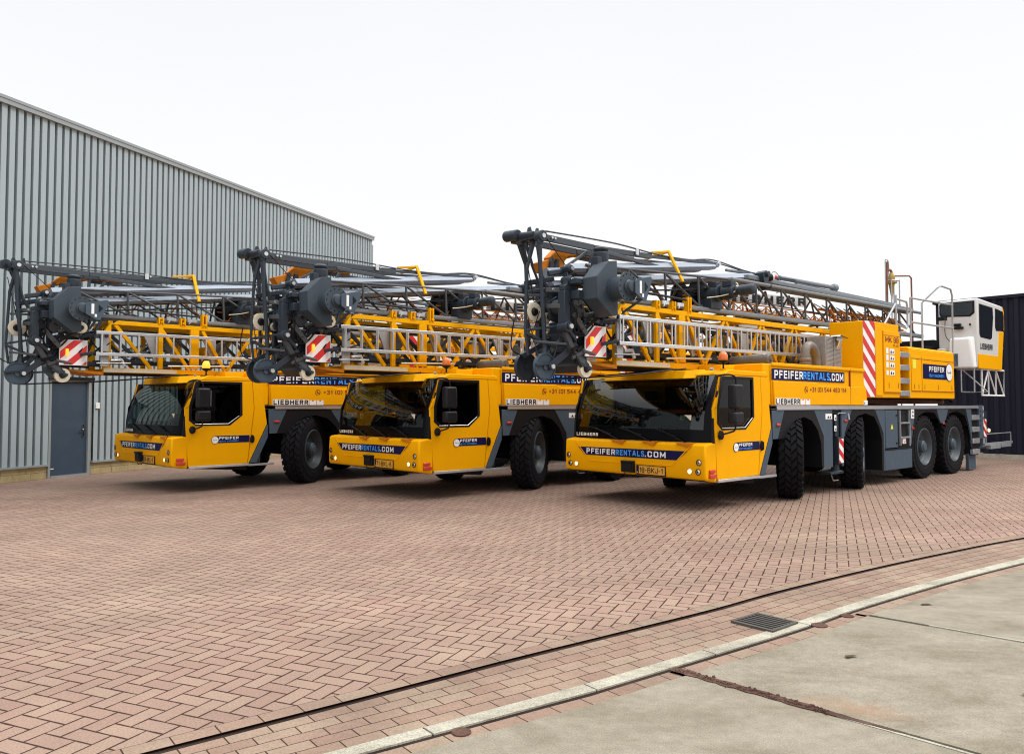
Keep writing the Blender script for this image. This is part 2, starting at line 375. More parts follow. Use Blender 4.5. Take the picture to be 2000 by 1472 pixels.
    b = N(t, 'ShaderNodeBump', i_Strength=0.55, i_Distance=0.006); L(hs2, b.inputs['Height']); L(b.outputs[0], p.inputs['Normal'])
    M['paving'] = m
herringbone_mat()
def course_mat():
    m = bpy.data.materials.new('course'); m.use_nodes = True; t = m.node_tree; p = t.nodes['Principled BSDF']; L = t.links.new
    uv = N(t, 'ShaderNodeUVMap', uv_map='UVMap'); g = N(t, 'ShaderNodeNewGeometry')
    b = N(t, 'ShaderNodeTexBrick', i_Scale=1.0, i_Mortar_Size=0.0042, i_Mortar_Smooth=0.2, i_Bias=0.0, i_Brick_Width=0.218, i_Row_Height=0.1145)
    b.offset = 0.5; b.inputs['Color1'].default_value = (0.262, 0.168, 0.124, 1); b.inputs['Color2'].default_value = (0.300, 0.222, 0.160, 1)
    b.inputs['Mortar'].default_value = (0.045, 0.024, 0.016, 1); L(uv.outputs[0], b.inputs[0])
    big2 = N(t, 'ShaderNodeTexNoise', i_Scale=1.7, i_Detail=6.0); L(g.outputs['Position'], big2.inputs['Vector'])
    fine = N(t, 'ShaderNodeTexNoise', i_Scale=80.0, i_Detail=3.0); L(g.outputs['Position'], fine.inputs['Vector'])
    a1 = N(t, 'ShaderNodeMapRange', i_1=0.25, i_2=0.75, i_3=0.7, i_4=1.15); L(big2.outputs['Fac'], a1.inputs[0])
    a2 = N(t, 'ShaderNodeMapRange', i_1=0.25, i_2=0.75, i_3=0.8, i_4=1.2); L(fine.outputs['Fac'], a2.inputs[0])
    mu = N(t, 'ShaderNodeMath', operation='MULTIPLY'); L(a1.outputs[0], mu.inputs[0]); L(a2.outputs[0], mu.inputs[1])
    mm = N(t, 'ShaderNodeMixRGB', blend_type='MULTIPLY', i_Fac=1.0); L(b.outputs[0], mm.inputs[1]); L(mu.outputs[0], mm.inputs[2])
    L(mm.outputs[0], p.inputs['Base Color']); p.inputs['Roughness'].default_value = 0.85; p.inputs['Specular IOR Level'].default_value = 0.25
    bp_ = N(t, 'ShaderNodeBump', i_Strength=0.5, i_Distance=0.006, invert=True); L(b.outputs['Fac'], bp_.inputs['Height']); L(bp_.outputs[0], p.inputs['Normal'])
    M['course'] = m
course_mat()
def concrete_mat(name, c1, c2, c3, stain=False, grit=1.0):
    m = bpy.data.materials.new(name); m.use_nodes = True; t = m.node_tree; p = t.nodes['Principled BSDF']; L = t.links.new
    g = N(t, 'ShaderNodeNewGeometry')
    mp = N(t, 'ShaderNodeMapping'); mp.inputs['Rotation'].default_value = (0, 0, R(42)); mp.inputs['Scale'].default_value = (1.0, 2.2, 1); L(g.outputs['Position'], mp.inputs[0])
    a = N(t, 'ShaderNodeTexNoise', i_Scale=1.3, i_Detail=9.0, i_Roughness=0.65, i_Distortion=0.4); L(mp.outputs[0], a.inputs['Vector'])
    r = N(t, 'ShaderNodeValToRGB'); c = r.color_ramp; c.elements[0].position = 0.32; c.elements[1].position = 0.7
    c.elements[0].color = (*c1, 1); c.elements[1].color = (*c2, 1); q = c.elements.new(0.5); q.color = (*c3, 1); L(a.outputs['Fac'], r.inputs[0])
    f = N(t, 'ShaderNodeTexNoise', i_Scale=120.0, i_Detail=4.0, i_Roughness=0.7); L(g.outputs['Position'], f.inputs['Vector'])
    fr = N(t, 'ShaderNodeMapRange', i_1=0.28, i_2=0.72, i_3=1 - 0.2 * grit, i_4=1 + 0.2 * grit); L(f.outputs['Fac'], fr.inputs[0])
    m1 = N(t, 'ShaderNodeMixRGB', blend_type='MULTIPLY', i_Fac=1.0); L(r.outputs[0], m1.inputs[1]); L(fr.outputs[0], m1.inputs[2])
    v = N(t, 'ShaderNodeTexNoise', i_Scale=14.0, i_Detail=6.0, i_Roughness=0.7); L(g.outputs['Position'], v.inputs['Vector'])
    vr = N(t, 'ShaderNodeMapRange', i_1=0.3, i_2=0.7, i_3=0.86, i_4=1.12); L(v.outputs['Fac'], vr.inputs[0])
    m2 = N(t, 'ShaderNodeMixRGB', blend_type='MULTIPLY', i_Fac=1.0); L(m1.outputs[0], m2.inputs[1]); L(vr.outputs[0], m2.inputs[2])
    last = m2.outputs[0]
    if stain:   # rust stain near the joint of the slab
        pm = N(t, 'ShaderNodeMapping'); pm.vector_type = 'TEXTURE'; pm.inputs['Location'].default_value = (1.86, 4.20, 0.02); pm.inputs['Rotation'].default_value = (0, 0, R(-25)); pm.inputs['Scale'].default_value = (1.5, .62, 1); L(g.outputs['Position'], pm.inputs[0])
        dv = N(t, 'ShaderNodeVectorMath', operation='LENGTH'); L(pm.outputs[0], dv.inputs[0])
        n2 = N(t, 'ShaderNodeTexNoise', i_Scale=7.0, i_Detail=8.0, i_Roughness=0.7); L(g.outputs['Position'], n2.inputs['Vector'])
        ad = N(t, 'ShaderNodeMath', operation='MULTIPLY_ADD', i_1=0.5); L(n2.outputs['Fac'], ad.inputs[0]); L(dv.outputs['Value'], ad.inputs[2])
        rr = N(t, 'ShaderNodeMapRange', i_1=0.2, i_2=0.5, i_3=0.5, i_4=0.0); L(ad.outputs[0], rr.inputs[0])
        m3 = N(t, 'ShaderNodeMixRGB'); m3.inputs[2].default_value = (0.34, 0.17, 0.09, 1); L(rr.outputs[0], m3.inputs[0]); L(last, m3.inputs[1]); last = m3.outputs[0]
    L(last, p.inputs['Base Color']); p.inputs['Roughness'].default_value = 0.85; p.inputs['Specular IOR Level'].default_value = 0.25
    b = N(t, 'ShaderNodeBump', i_Strength=0.35, i_Distance=0.004); L(f.outputs['Fac'], b.inputs['Height']); L(b.outputs[0], p.inputs['Normal'])
    M[name] = m
concrete_mat('slab', (0.185, 0.156, 0.108), (0.305, 0.272, 0.212), (0.245, 0.214, 0.160), stain=True, grit=1.7)
concrete_mat('kerb', (0.25, 0.23, 0.175), (0.48, 0.455, 0.37), (0.38, 0.355, 0.28), grit=2.4)
concrete_mat('gap', (0.010, 0.004, 0.003), (0.05, 0.03, 0.022), (0.020, 0.009, 0.006), grit=2.0)  # near-black tone, the shade in the kerb gaps as colour
concrete_mat('plinth', (0.34, 0.27, 0.13), (0.50, 0.42, 0.24), (0.42, 0.34, 0.18), grit=1.5)
concrete_mat('dirt', (0.05, 0.022, 0.014), (0.17, 0.10, 0.075), (0.09, 0.045, 0.032), grit=2.5)
concrete_mat('patch', (0.10, 0.085, 0.06), (0.2, 0.17, 0.12), (0.14, 0.12, 0.085))

def structure(name, o): o['kind'] = 'structure'; return o
g = MB(); g.quad((-600, -60, 0), (600, -60, 0), (600, 1500, 0), (-600, 1500, 0)); g.build('ground', 'paving', smooth=False)['kind'] = 'structure'

KP = [(-3.6, 2.20), (-1.68, 3.68), (-0.86, 4.31), (0.0, 4.98), (0.66, 5.47), (1.64, 6.20), (2.35, 6.78), (3.58, 7.69), (4.82, 8.54), (6.33, 9.50), (9.5, 11.3), (14.0, 13.4)]
def catmull(pts, n=8):
    pts = [Vector((p[0], p[1])) for p in pts]; o = []
    for i in range(len(pts) - 1):
        p0 = pts[max(i - 1, 0)]; p1 = pts[i]; p2 = pts[i + 1]; p3 = pts[min(i + 2, len(pts) - 1)]
        for k in range(n):
            t = k / n
            o.append(0.5 * ((2 * p1) + (p2 - p0) * t + (2 * p0 - 5 * p1 + 4 * p2 - p3) * t * t + (3 * p1 - p0 - 3 * p2 + p3) * t ** 3))
    return o + [pts[-1]]
KC = catmull(KP)
def nar(p, d): return d * (1 - .15 * min(1.3, max(0.0, -p.x / 1.1))) if d < -.05 else d
def off(d):
    o = []
    for i, p in enumerate(KC):
        t = (KC[min(i + 1, len(KC) - 1)] - KC[max(i - 1, 0)]).normalized(); n = Vector((-t.y, t.x)); o.append(p + n * nar(p, d))
    return o
def strip(name, d0, d1, z, material, z0=None, uv=False, kind='structure', wob=0.0):
    a, b = off(d0), off(d1); mb = MB(); s = 0; uvs = []
    for i in range(len(a)):
        if i: s += (KC[i] - KC[i - 1]).length
        zz = z + (random.uniform(-wob, wob) if wob else 0)
        mb.v += [(a[i].x, a[i].y, zz), (b[i].x, b[i].y, zz)]; uvs += [(s, d0 + 10), (s, d1 + 10)]
    for i in range(len(a) - 1): mb.f.append((2 * i, 2 * i + 1, 2 * i + 3, 2 * i + 2)); mb.m.append(0)
    if z0 is not None:
        nb = len(mb.v)
        for i in range(len(a)): mb.v += [(a[i].x, a[i].y, z0), (b[i].x, b[i].y, z0)]; uvs += [(0, 0), (0, 0)]
        for i in range(len(a) - 1):
            for c in (0, 1): mb.f.append((2 * i + c, 2 * i + 2 + c, nb + 2 * i + 2 + c, nb + 2 * i + c)); mb.m.append(0)
    if uv: mb.uv = uvs
    o = mb.build(name, material, smooth=False); o['kind'] = kind; return o
r0 = 0.1145
def uvstrip(name, d0, rows, z):
    # rows counted downward from d0; uv row phase aligned to the strip
    a, b = off(d0), off(d0 - rows * r0); mb = MB(); s = 0; uvs = []
    for i in range(len(a)):
        if i: s += (KC[i] - KC[i - 1]).length
        mb.v += [(a[i].x, a[i].y, z), (b[i].x, b[i].y, z)]; uvs += [(s, rows * r0), (s, 0)]
    for i in range(len(a) - 1): mb.f.append((2 * i, 2 * i + 1, 2 * i + 3, 2 * i + 2)); mb.m.append(0)
    mb.uv = uvs; o = mb.build(name, 'course', smooth=False); o['kind'] = 'structure'; return o
strip('kerb_shadow_gap', 0.143, -0.875, 0.003, 'gap')  # dark sheet under the courses, painted shade showing in the gaps
uvstrip('border_course', 0.134, 1, 0.016)
uvstrip('gutter_paving', -0.017, 5, 0.008)
uvstrip('inner_course', -0.736, 1, 0.006)
# pale concrete kerb in separate lengths
def kerb_pieces():
    total = [0]
    for i in range(1, len(KC)): total.append(total[-1] + (KC[i] - KC[i - 1]).length)
    def at(s, d):
        for i in range(1, len(KC)):
            if total[i] >= s or i == len(KC) - 1:
                t = (s - total[i - 1]) / (total[i] - total[i - 1]); p = KC[i - 1].lerp(KC[i], t)
                tg = (KC[i] - KC[i - 1]).normalized(); return p + Vector((-tg.y, tg.x)) * nar(p, d)
    s = 0.35; mb = MB()
    while s < total[-1] - 1.1:
        e = s + 1.06; n = 4
        for k in range(n):
            s0, s1 = s + (e - s) * k / n, s + (e - s) * (k + 1) / n
            p = [at(s0, -0.594), at(s1, -0.594), at(s1, -0.702), at(s0, -0.702)]
            mb.hexa([(q.x, q.y, 0.0) for q in p] + [(q.x, q.y, 0.013) for q in p])
        s = e + 0.012
    o = mb.build('kerb', 'kerb', smooth=False); o['kind'] = 'structure'
kerb_pieces()
# concrete slabs with open joints
E = off(-0.862)
def cross(j, d):      # where the slab edge meets a joint line; returns (index of next edge vertex, point)
    n = Vector((-d.y, d.x))
    for i in range(1, len(E)):
        a, b = (E[i - 1] - j).dot(n), (E[i] - j).dot(n)
        if a * b <= 0 and a != b: t = a / (a - b); return i, E[i - 1].lerp(E[i], t)
def slab(ja, jb, d_a, d_b, z, far_=9.0):
    ia, pa = cross(ja, d_a) if ja else (2, E[1]); ib, pb = cross(jb, d_b) if jb else (len(E) - 2, E[-2])
    pts = [pa] + [E[i] for i in range(ia, ib)] + [pb, pb + d_b * far_, pa + d_a * far_]
    rr = random.Random(9); pts2 = []
    for k, p in enumerate(pts): pts2.append(p + (Vector((rr.uniform(-.004, .004), rr.uniform(-.004, .004))) if 0 < k < len(pts) - 3 else Vector((0, 0))))
    mb = MB(); mb.prism([(p.x, p.y) for p in pts2], -0.05, z, axis='z'); o = mb.build('concrete_slab', 'slab', smooth=False); o['kind'] = 'structure'
j1a, j1b = Vector((1.01, 4.79)), Vector((2.14, 3.68)); d1 = (j1b - j1a).normalized(); n1 = Vector((-d1.y, d1.x))
j2a, j2b = Vector((2.73, 6.08)), Vector((3.54, 5.35)); d2 = (j2b - j2a).normalized(); n2 = Vector((-d2.y, d2.x))
far = 9.0
slab(None, j1a - n1 * 0.028, Vector((0.6, -0.8)), d1, 0.017)
slab(j1a + n1 * 0.028, j2a - n2 * 0.020, d1, d2, 0.014)
slab(j2a + n2 * 0.020, None, d2, Vector((0.7, -0.71)), 0.016)
# joint fillers: steel edge strips and crumbling dirt
mb = MB(); P3 = lambda p, z: Vector((p.x, p.y, z))
mb.bar(P3(j1a + d1 * .95 + n1 * .036, .012), P3(j1a + d1 * far + n1 * .036, .012), .03, .016)
o = mb.build('joint_strip', 'slab', smooth=False); o['kind'] = 'structure'
mb = MB()
mb.bar(P3(j1a + d1 * 1.0 - n1 * .012, .012), P3(j1a + d1 * far - n1 * .012, .012), .02, .014)
mb.bar(P3(j2a + d2 * .5 + n2 * .010, .010), P3(j2a + d2 * far + n2 * .010, .010), .016, .016)
o = mb.build('joint_edge', 'kerb', smooth=False); o['kind'] = 'structure'
mb = MB(); mb.bar(P3(j2a - d2 * .02, .002), P3(j2a + d2 * far, .002), .055, .008); mb.bar(P3(j1a - d1 * .02, .002), P3(j1a + d1 * far, .002), .07, .008)
o = mb.build('joint_bed', 'black', smooth=False); o['kind'] = 'structure'
mb = MB(); rj = random.Random(21); L0, R0 = [], []
for k in range(34):
    q = j1a - d1 * .02 + d1 * (k * .04); sp = 1.0 if k < 20 else max(.12, 1.0 - (k - 20) * .07)
    L0.append(q - n1 * (.030 * sp + rj.uniform(0, .016) * sp)); R0.append(q + n1 * (.030 * sp + rj.uniform(0, .012) * sp))
for k in range(33):
    mb.quad(P3(L0[k], .0215), P3(R0[k], .0215), P3(R0[k + 1], .0215), P3(L0[k + 1], .0215))
for k in range(150):
    a = rj.uniform(0, .95); q = j1a + d1 * a + n1 * rj.gauss(0, .018); s_ = rj.uniform(.004, .012)
    mb.hexa([(q.x - s_, q.y - s_, .02), (q.x + s_, q.y - s_ * .6, .02), (q.x + s_, q.y + s_, .02), (q.x - s_ * .8, q.y + s_, .02), (q.x - s_ * .6, q.y - s_ * .5, .02 + s_), (q.x + s_ * .6, q.y - s_ * .5, .02 + s_ * .8), (q.x + s_ * .6, q.y + s_ * .5, .02 + s_), (q.x - s_ * .6, q.y + s_ * .5, .02 + s_ * .7)])
o = mb.build('joint_filler', 'dirt', smooth=False); o['kind'] = 'structure'
# grate
def grate():
    t = thing('drain_grate', 'black cast iron gully grate with parallel slots set in the brick gutter', 'drain grate', (0, 0, 0.008))
    c = [(1.67, 5.80), (1.93, 6.02), (2.15, 5.87), (1.87, 5.62)]
    C_ = Vector((1.905, 5.826)); u = Vector((0.76, 0.65)).normalized(); v = Vector((-u.y, u.x)); hw, hh = 0.165, 0.165
    def P(a, b, z): q = C_ + u * a + v * b; return (q.x, q.y, z)
    m_ = MB()
    m_.hexa([P(-hw, -hh, -0.004), P(hw, -hh, -0.004), P(hw, hh, -0.004), P(-hw, hh, -0.004), P(-hw, -hh, 0.0015), P(hw, -hh, 0.0015), P(hw, hh, 0.0015), P(-hw, hh, 0.0015)])
    m_.build('pit', 'black', t, smooth=False)
    m_ = MB()
    for s_ in (-1, 1):
        m_.bar(P(-hw, s_ * hh, 0.008), P(hw, s_ * hh, 0.008), 0.022, 0.02); m_.bar(P(s_ * hw, -hh - .011, 0.0085), P(s_ * hw, hh + .011, 0.0085), 0.022, 0.02)
    m_.build('frame', 'iron', t, smooth=False)
    m_ = MB()
    for k in range(7):
        a = -hw + 0.024 + k * (2 * hw - 0.048) / 6
        m_.bar(P(a, -hh + 0.01, 0.009), P(a, hh - 0.01, 0.009), 0.017, 0.010)
    m_.build('grating_bars', 'iron', t, smooth=False)
grate()
def caps():
    for (x, y, r, lab, z) in ((-0.255, 3.905, 0.05, 'small round valve cover in a mortar patch at the lowest end of the kerb', 0.009),
                           (2.30, 5.775, 0.06, 'oval metal cover between kerb and slab just past the gully grate', 0.009),
                           (2.62, 6.03, 0.05, 'small round ring cover beside the joint of the far slab', 0.009)):
        t = thing('valve_cover', lab, 'drain cover', (x, y, z))
        m_ = MB(); m_.lathe([(-0.008, r), (0.004, r), (0.006, r * .92), (0.003, r * .7)], axis='z', n=20); m_.build('rim', 'dirt', t)
        m_ = MB(); m_.lathe([(-0.006, r * .7), (0.002, r * .68)], axis='z', n=20); m_.build('lid', 'patch', t)
caps()
mat('leafbrown', (0.06, 0.035, 0.018), 0.8)
for (x, y, s_, a_, lab) in ((2.20, 5.03, .034, .3, 'small dry brown leaf lying alone in the middle of the large slab'), (3.40, 6.33, .036, .1, 'dry brown leaf on the far slab beyond the dark joint'), (2.93, 4.36, .040, -.5, 'dry leaf at the right edge of the large slab')):
    m_ = MB(); n_ = 10; ring_ = []
    for k in range(n_):
        t_ = 2 * math.pi * k / n_; r_ = s_ * (.9 + .25 * math.sin(3 * t_ + x)); u_, v_ = math.cos(t_) * r_ * 1.5, math.sin(t_) * r_ * .6
        ring_.append((u_ * math.cos(a_) - v_ * math.sin(a_), u_ * math.sin(a_) + v_ * math.cos(a_), .003 + .006 * abs(math.sin(2 * t_))))
    m_.add(ring_ + [(0, 0, .0)], [(k, (k + 1) % n_, n_) for k in range(n_)])
    lf = m_.build('leaf', 'leafbrown'); lf.location = (x, y, .0175); lf['label'] = lab; lf['category'] = 'leaf'; lf['group'] = 'dry leaves on the slabs'

# =================================================================== LEFT WAREHOUSE
mat('clad', (0.34, 0.40, 0.42), 0.55, spec=0.3, dirt=0.18, dcol=(0.29, 0.34, 0.34), dscale=1.2)
mat('trim', (0.27, 0.30, 0.31), 0.45)
mat('doorpaint', (0.036, 0.062, 0.095), 0.4, dirt=0.15, dcol=(0.1, 0.1, 0.1))
def warehouse():
    o0 = Vector((-10.90, 16.32)); du = Vector((0.3302, 0.9439)).normalized()      # along the wall, away from camera
    ang = math.atan2(du.y, du.x)
    t = thing('warehouse', 'large grey green warehouse clad in ribbed steel sheet behind the cranes', 'warehouse', (o0.x, o0.y, 0), ang)
    # local: x along wall, y to the left (away from yard is +y), yard side is -y
    x0, x1 = -9.0, 15.5; zb = 0.33
    ztop = lambda x: 8.27 + 0.0172 * x
    dx0, dx1, dz = 1.12, 2.10, 2.2
    pitch, crest, dep = 0.19, 0.138, 0.07; fl = 0.17
    mbv = MB(); x = x0 + 0.02; ph = 0
    # corrugated profile
    xs = []
    n = int((x1 - x0) / pitch)
    def col(xa, xb, y, za, zb_):   # vertical face
        mbv.quad((xa, y, za), (xb, y, za), (xb, y, zb_), (xa, y, zb_))
    k = 0; cx = -9.0 + 0.035
    while cx < x1 - 0.01:
        a, b = cx, min(cx + crest, x1); c_ = min(cx + pitch, x1)
        zt = ztop(cx) - 0.02
        segs = [(zb, zt)]
        if b > dx0 - 0.02 and a < dx1 + 0.12: segs = [(dz + 0.12, zt)]
        for (za, zz) in segs:
            col(a + 0.008, b - 0.008, -dep, za, zz)
            mbv.quad((b - 0.008, -dep, za), (b - 0.006, fl, za), (b - 0.006, fl, zz), (b - 0.008, -dep, zz))
            col(b - 0.006, c_ + 0.006, fl, za, zz)
            mbv.quad((c_ + 0.006, fl, za), (c_ + 0.008, -dep, za), (c_ + 0.008, -dep, zz), (c_ + 0.006, fl, zz))
        cx += pitch
    mbv.build('wall_cladding', 'clad', t, smooth=False)
    b = MB(); b.box(x0, x1, 0.19, 14, 0.2, 8.0); b.box(dx0 - .06, dx1 + .13, .03, .19, 0, dz + .13); b.build('building_core', 'panel', t, smooth=False)
    b = MB()
    b.hexa([(x0, -0.14, ztop(x0) - 0.15), (x1 + .06, -0.14, ztop(x1) - 0.15), (x1 + .06, 0.3, ztop(x1) - 0.15), (x0, 0.3, ztop(x0) - 0.15),
            (x0, -0.14, ztop(x0)), (x1 + .06, -0.14, ztop(x1)), (x1 + .06, 0.3, ztop(x1)), (x0, 0.3, ztop(x0))])
    b.hexa([(x0, -0.155, ztop(x0) - 0.05), (x1 + .07, -0.155, ztop(x1) - 0.05), (x1 + .07, 0.3, ztop(x1) - 0.05), (x0, 0.3, ztop(x0) - 0.05),
            (x0, -0.155, ztop(x0) + .015), (x1 + .07, -0.155, ztop(x1) + .015), (x1 + .07, 0.3, ztop(x1) + .015), (x0, 0.3, ztop(x0) + .015)])
    b.build('roof_trim', 'trim', t, smooth=False)
    b = MB(); b.box(x1 - 0.02, x1 + 0.07, -0.085, 14, 0.3, 8.2); b.build('corner_trim', 'trim', t, smooth=False)
    b = MB(); b.box(x0, dx0 - 0.06, -0.11, 0.02, 0.285, 0.33); b.box(dx1 + 0.12, x1, -0.11, 0.02, 0.285, 0.33); b.build('drip_rail', 'trim', t, smooth=False)
    for (a, c_) in ((x0, dx0 - 0.06), (dx1 + 0.12, x1)):
        b = MB(); q = a
        rr = random.Random(5)
        while q < c_:
            e_ = min(q + rr.choice((0.42, 0.5, 0.62)), c_)
            b.box(q + 0.003, e_ - 0.003, -0.035 - rr.uniform(0, .006), 0.2, 0.0, 0.145); q = e_
        q = a
        while q < c_:
            e_ = min(q + rr.choice((0.5, 0.58, 0.7)), c_)
            b.box(q + 0.003, e_ - 0.003, -0.03 - rr.uniform(0, .006), 0.2, 0.15, 0.285); q = e_
        b.build('plinth', 'plinth', t, bev=0.006, smooth=False)
    # door
    b = MB(); b.box(dx0, dx1, -0.02, 0.03, 0.05, dz); door = b.build('door', 'doorpaint', t, smooth=False)
    b = MB(); b.box(dx1 - 0.13, dx1 - 0.085, -0.05, -0.02, 0.92, 1.2); b.tube((dx1 - 0.108, -0.05, 1.08), (dx1 - 0.108, -0.08, 1.08), .012)
    b.bar((dx1 - 0.10, -0.085, 1.08), (dx1 - 0.22, -0.085, 1.08), .022); b.build('handle', 'chrome', door)
    b = MB(); b.box(dx0 + .03, dx0 + .12, -0.026, -0.02, 0.20, 0.22); b.build('label_strip', 'white', door, smooth=False)
    b = MB(); b.box(dx0 - 0.06, dx0 - .002, -0.07, 0.02, 0, dz + .05); b.box(dx1 + .002, dx1 + 0.06, -0.07, 0.02, 0, dz + .05); b.box(dx0 - 0.002, dx1 + .002, -0.07, 0.02, dz + .002, dz + .05)
    b.box(dx1 + .062, dx1 + 0.13, -0.03, 0.19, 0.0, dz + .12)
    b.build('door_frame', 'trim', t, smooth=False)
    b = MB(); b.box(dx0, dx1, -0.09, 0.03, 0.0, 0.048); b.build('threshold', 'galv', t, smooth=False)
    b = MB(); b.box(dx0 - 0.1, dx1 + 0.12, -0.13, 0.0, dz + .055, dz + .12); b.build('door_canopy', 'black', t, smooth=False)
    b = MB(); b.box(dx1 + .19, dx1 + .30, -dep - .03, -dep, 1.58, 1.72); b.build('bell_box', 'white', t, bev=.004)
warehouse()

def dark_hall():
    mat('navyclad', (0.010, 0.011, 0.024), 0.6, spec=0.25, dirt=0.2, dcol=(0.016, 0.016, 0.026))
    p0 = Vector((14.10, 25.26)); du = Vector((0.661, -0.750)).normalized()
    t = thing('dark_hall', 'dark navy corrugated steel hall behind the cab of the nearest crane', 'warehouse', (p0.x, p0.y, 0), math.atan2(du.y, du.x))
    L_ = 10.5; b = MB(); x = 0.0; pitch = 0.3
    while x < L_:
        for (a, c_, ya, yb) in ((x, x + .11, 0, 0), (x + .11, x + .15, 0, -.06), (x + .15, x + .26, -.06, -.06), (x + .26, x + .30, -.06, 0)):
            b.quad((a, ya, 0.14), (c_, yb, 0.14), (c_, yb, 5.04), (a, ya, 5.04))
        x += pitch
    b.build('wall_cladding', 'navyclad', t, smooth=False)
    b = MB(); b.box(-.02, L_, 0.02, 9, 0.1, 5.0); b.build('building_core', 'black', t, smooth=False)
    b = MB(); b.box(-.08, L_, -0.10, 0.2, 5.0, 5.10); b.build('roof_trim', 'navyclad', t, smooth=False)
    b = MB(); b.box(-.03, L_, -0.14, 0.15, 0, 0.14); b.build('plinth', 'kerb', t, smooth=False)
dark_hall()

# =================================================================== CRANE
SIDE_U, SIDE_V, SIDE_N = (1, 0, 0), (0, 0, 1), (0, -1, 0)
FRONT_U, FRONT_N = (0, -1, 0), (-1, 0, 0)

def make_wheel(parent, x, side, steer=0.0):
    # side -1: near (outer face at y=0.03), +1: far
    W_ = 0.42; rad = 0.715
    yo = 0.03 if side < 0 else 2.97
    yc = yo + (W_ / 2 if side < 0 else -W_ / 2)
    s_ = -1 if side < 0 else 1
    key = (side,)
    rot = math.radians(steer)
    if key not in make_wheel.c:
        t = MB(); h = W_ / 2
        prof = [(-h * .80, .40), (-h * .98, .46), (-h, .56), (-h * .97, .64), (-h * .86, .685), (h * .86, .685), (h * .97, .64), (h, .56), (h * .98, .46), (h * .80, .40)]
        t.lathe(prof, n=48, caps=False)
        # tread blocks
        nb = 30
        for k in range(nb):
            for row, (ya, yb, ph) in enumerate(((-.95, -.5, 0), (-.44, -.02, .5), (.03, .45, 0.15), (.5, .95, .6))):
                a = 2 * math.pi * (k + ph) / nb; da = 2 * math.pi / nb * .34; sk = 0.06 * (1 if row % 2 else -1)
                vs = []
                for rr in (.67, .722):
                    for (yy, aa) in ((ya, a - da - sk), (yb, a - da + sk), (yb, a + da + sk), (ya, a + da - sk)):
                        r_ = rr - (.02 if abs(yy) > .9 else 0)
                        vs.append((math.cos(aa) * r_, yy * h, math.sin(aa) * r_))
                t.hexa(vs)
        # side ring ribs
        for s2 in (-1, 1): t.lathe([(s2 * h, .585), (s2 * (h + .006), .592), (s2 * (h + .006), .60), (s2 * h, .607)], n=48, caps=False); t.lathe([(s2 * h * .99, .50), (s2 * (h + .004), .507), (s2 * h * .99, .514)], n=48, caps=False)
        tyre = t.build('tyre', 'rubber'); me_t = tyre.data; bpy.data.objects.remove(tyre)
        q = MB(); f = s_
        q.lathe([(f * h * .78, .425), (f * h * .96, .425), (f * h * .99, .405), (f * h * .9, .385), (f * h * .45, .36), (f * h * .30, .33), (f * h * .22, .26), (f * h * .25, .17), (f * h * .25, .0001)], n=40, caps=False)
        q.lathe([(f * h * .2, .15), (f * h * .85, .14), (f * h * .93, .12), (f * h * .93, .001)], n=24)
        for k in range(12):
            a = 2 * math.pi * k / 12; q.tube((math.cos(a) * .21, f * h * .22, math.sin(a) * .21), (math.cos(a) * .21, f * h * .42, math.sin(a) * .21), .018, 6)
        q.lathe([(-f * h * .8, .41), (-f * h * .3, .38), (-f * h * .3, .001)], n=32, caps=False)
        rim = q.build('rim', 'rim'); me_r = rim.data; bpy.data.objects.remove(rim)
        hb = MB(); hb.lathe([(f * h * .93, .10), (f * h * 1.02, .09), (f * h * 1.04, .07), (f * h * 1.04, .001)], n=20)
        hub = hb.build('hub_cap', 'panel'); me_h = hub.data; bpy.data.objects.remove(hub)
        make_wheel.c[key] = (me_t, me_r, me_h)
    me_t, me_r, me_h = make_wheel.c[key]
    o = bpy.data.objects.new('wheel', me_r); COL.objects.link(o); o.parent = parent
    o.location = (x, yc, rad + .003); o.rotation_euler = (0, 0, rot)
    for nm, me in (('tyre', me_t), ('hub_cap', me_h)):
        c_ = bpy.data.objects.new(nm, me); COL.objects.link(c_); c_.parent = o
    return o
make_wheel.c = {}

def decal(name, mats_, parent, origin, u, v, w_, h_, nrm, lift=0.003, poly=None):
    o, U, V, Nn = Vector(origin), Vector(u), Vector(v), Vector(nrm)
    m_ = MB(); pts = poly or [(0, 0), (w_, 0), (w_, h_), (0, h_)]
    m_.add([o + U * p[0] + V * p[1] + Nn * lift for p in pts], [tuple(range(len(pts)))])
    return m_.build(name, mats_, parent, smooth=False)

def logo_text(parent, o, u, v, w_, h_, n, lift=0.006):
    a = MB()
    text(a, 'PFEIFER', o, u, v, w_ * .385, h_, n, lift, off=.20); a.build('white_lettering', 'white', parent, smooth=False); a = MB()
    o3 = Vector(o) + Vector(u) * (w_ * .785); text(a, '.COM', o3, u, v, w_ * .215, h_, n, lift, off=.20)
    a.build('white_lettering', 'white', parent, smooth=False)
    b = MB(); o2 = Vector(o) + Vector(u) * (w_ * .392); text(b, 'RENTALS', o2, u, v, w_ * .388, h_, n, lift, off=.20)
    b.build('blue_lettering', 'lightblue', parent, smooth=False)

def squiggle(m_, o, u, v, n, w_, h_, lift):
    o, u, v, n = Vector(o), Vector(u), Vector(v), Vector(n)
    pts = [(0, .2), (.08, 1), (.12, .3), (.2, .0), (.3, .5), (.36, .1), (.45, .55), (.52, .1), (.62, .5), (.68, .1), (.78, .9), (.84, .1), (1, .3)]
    for a, b in zip(pts, pts[1:]):
        p = o + u * (a[0] * w_) + v * (a[1] * h_) + n * lift; q = o + u * (b[0] * w_) + v * (b[1] * h_) + n * lift
        d = (q - p).normalized().cross(n) * (h_ * .06)
        m_.quad(p - d, q - d, q + d, p + d)

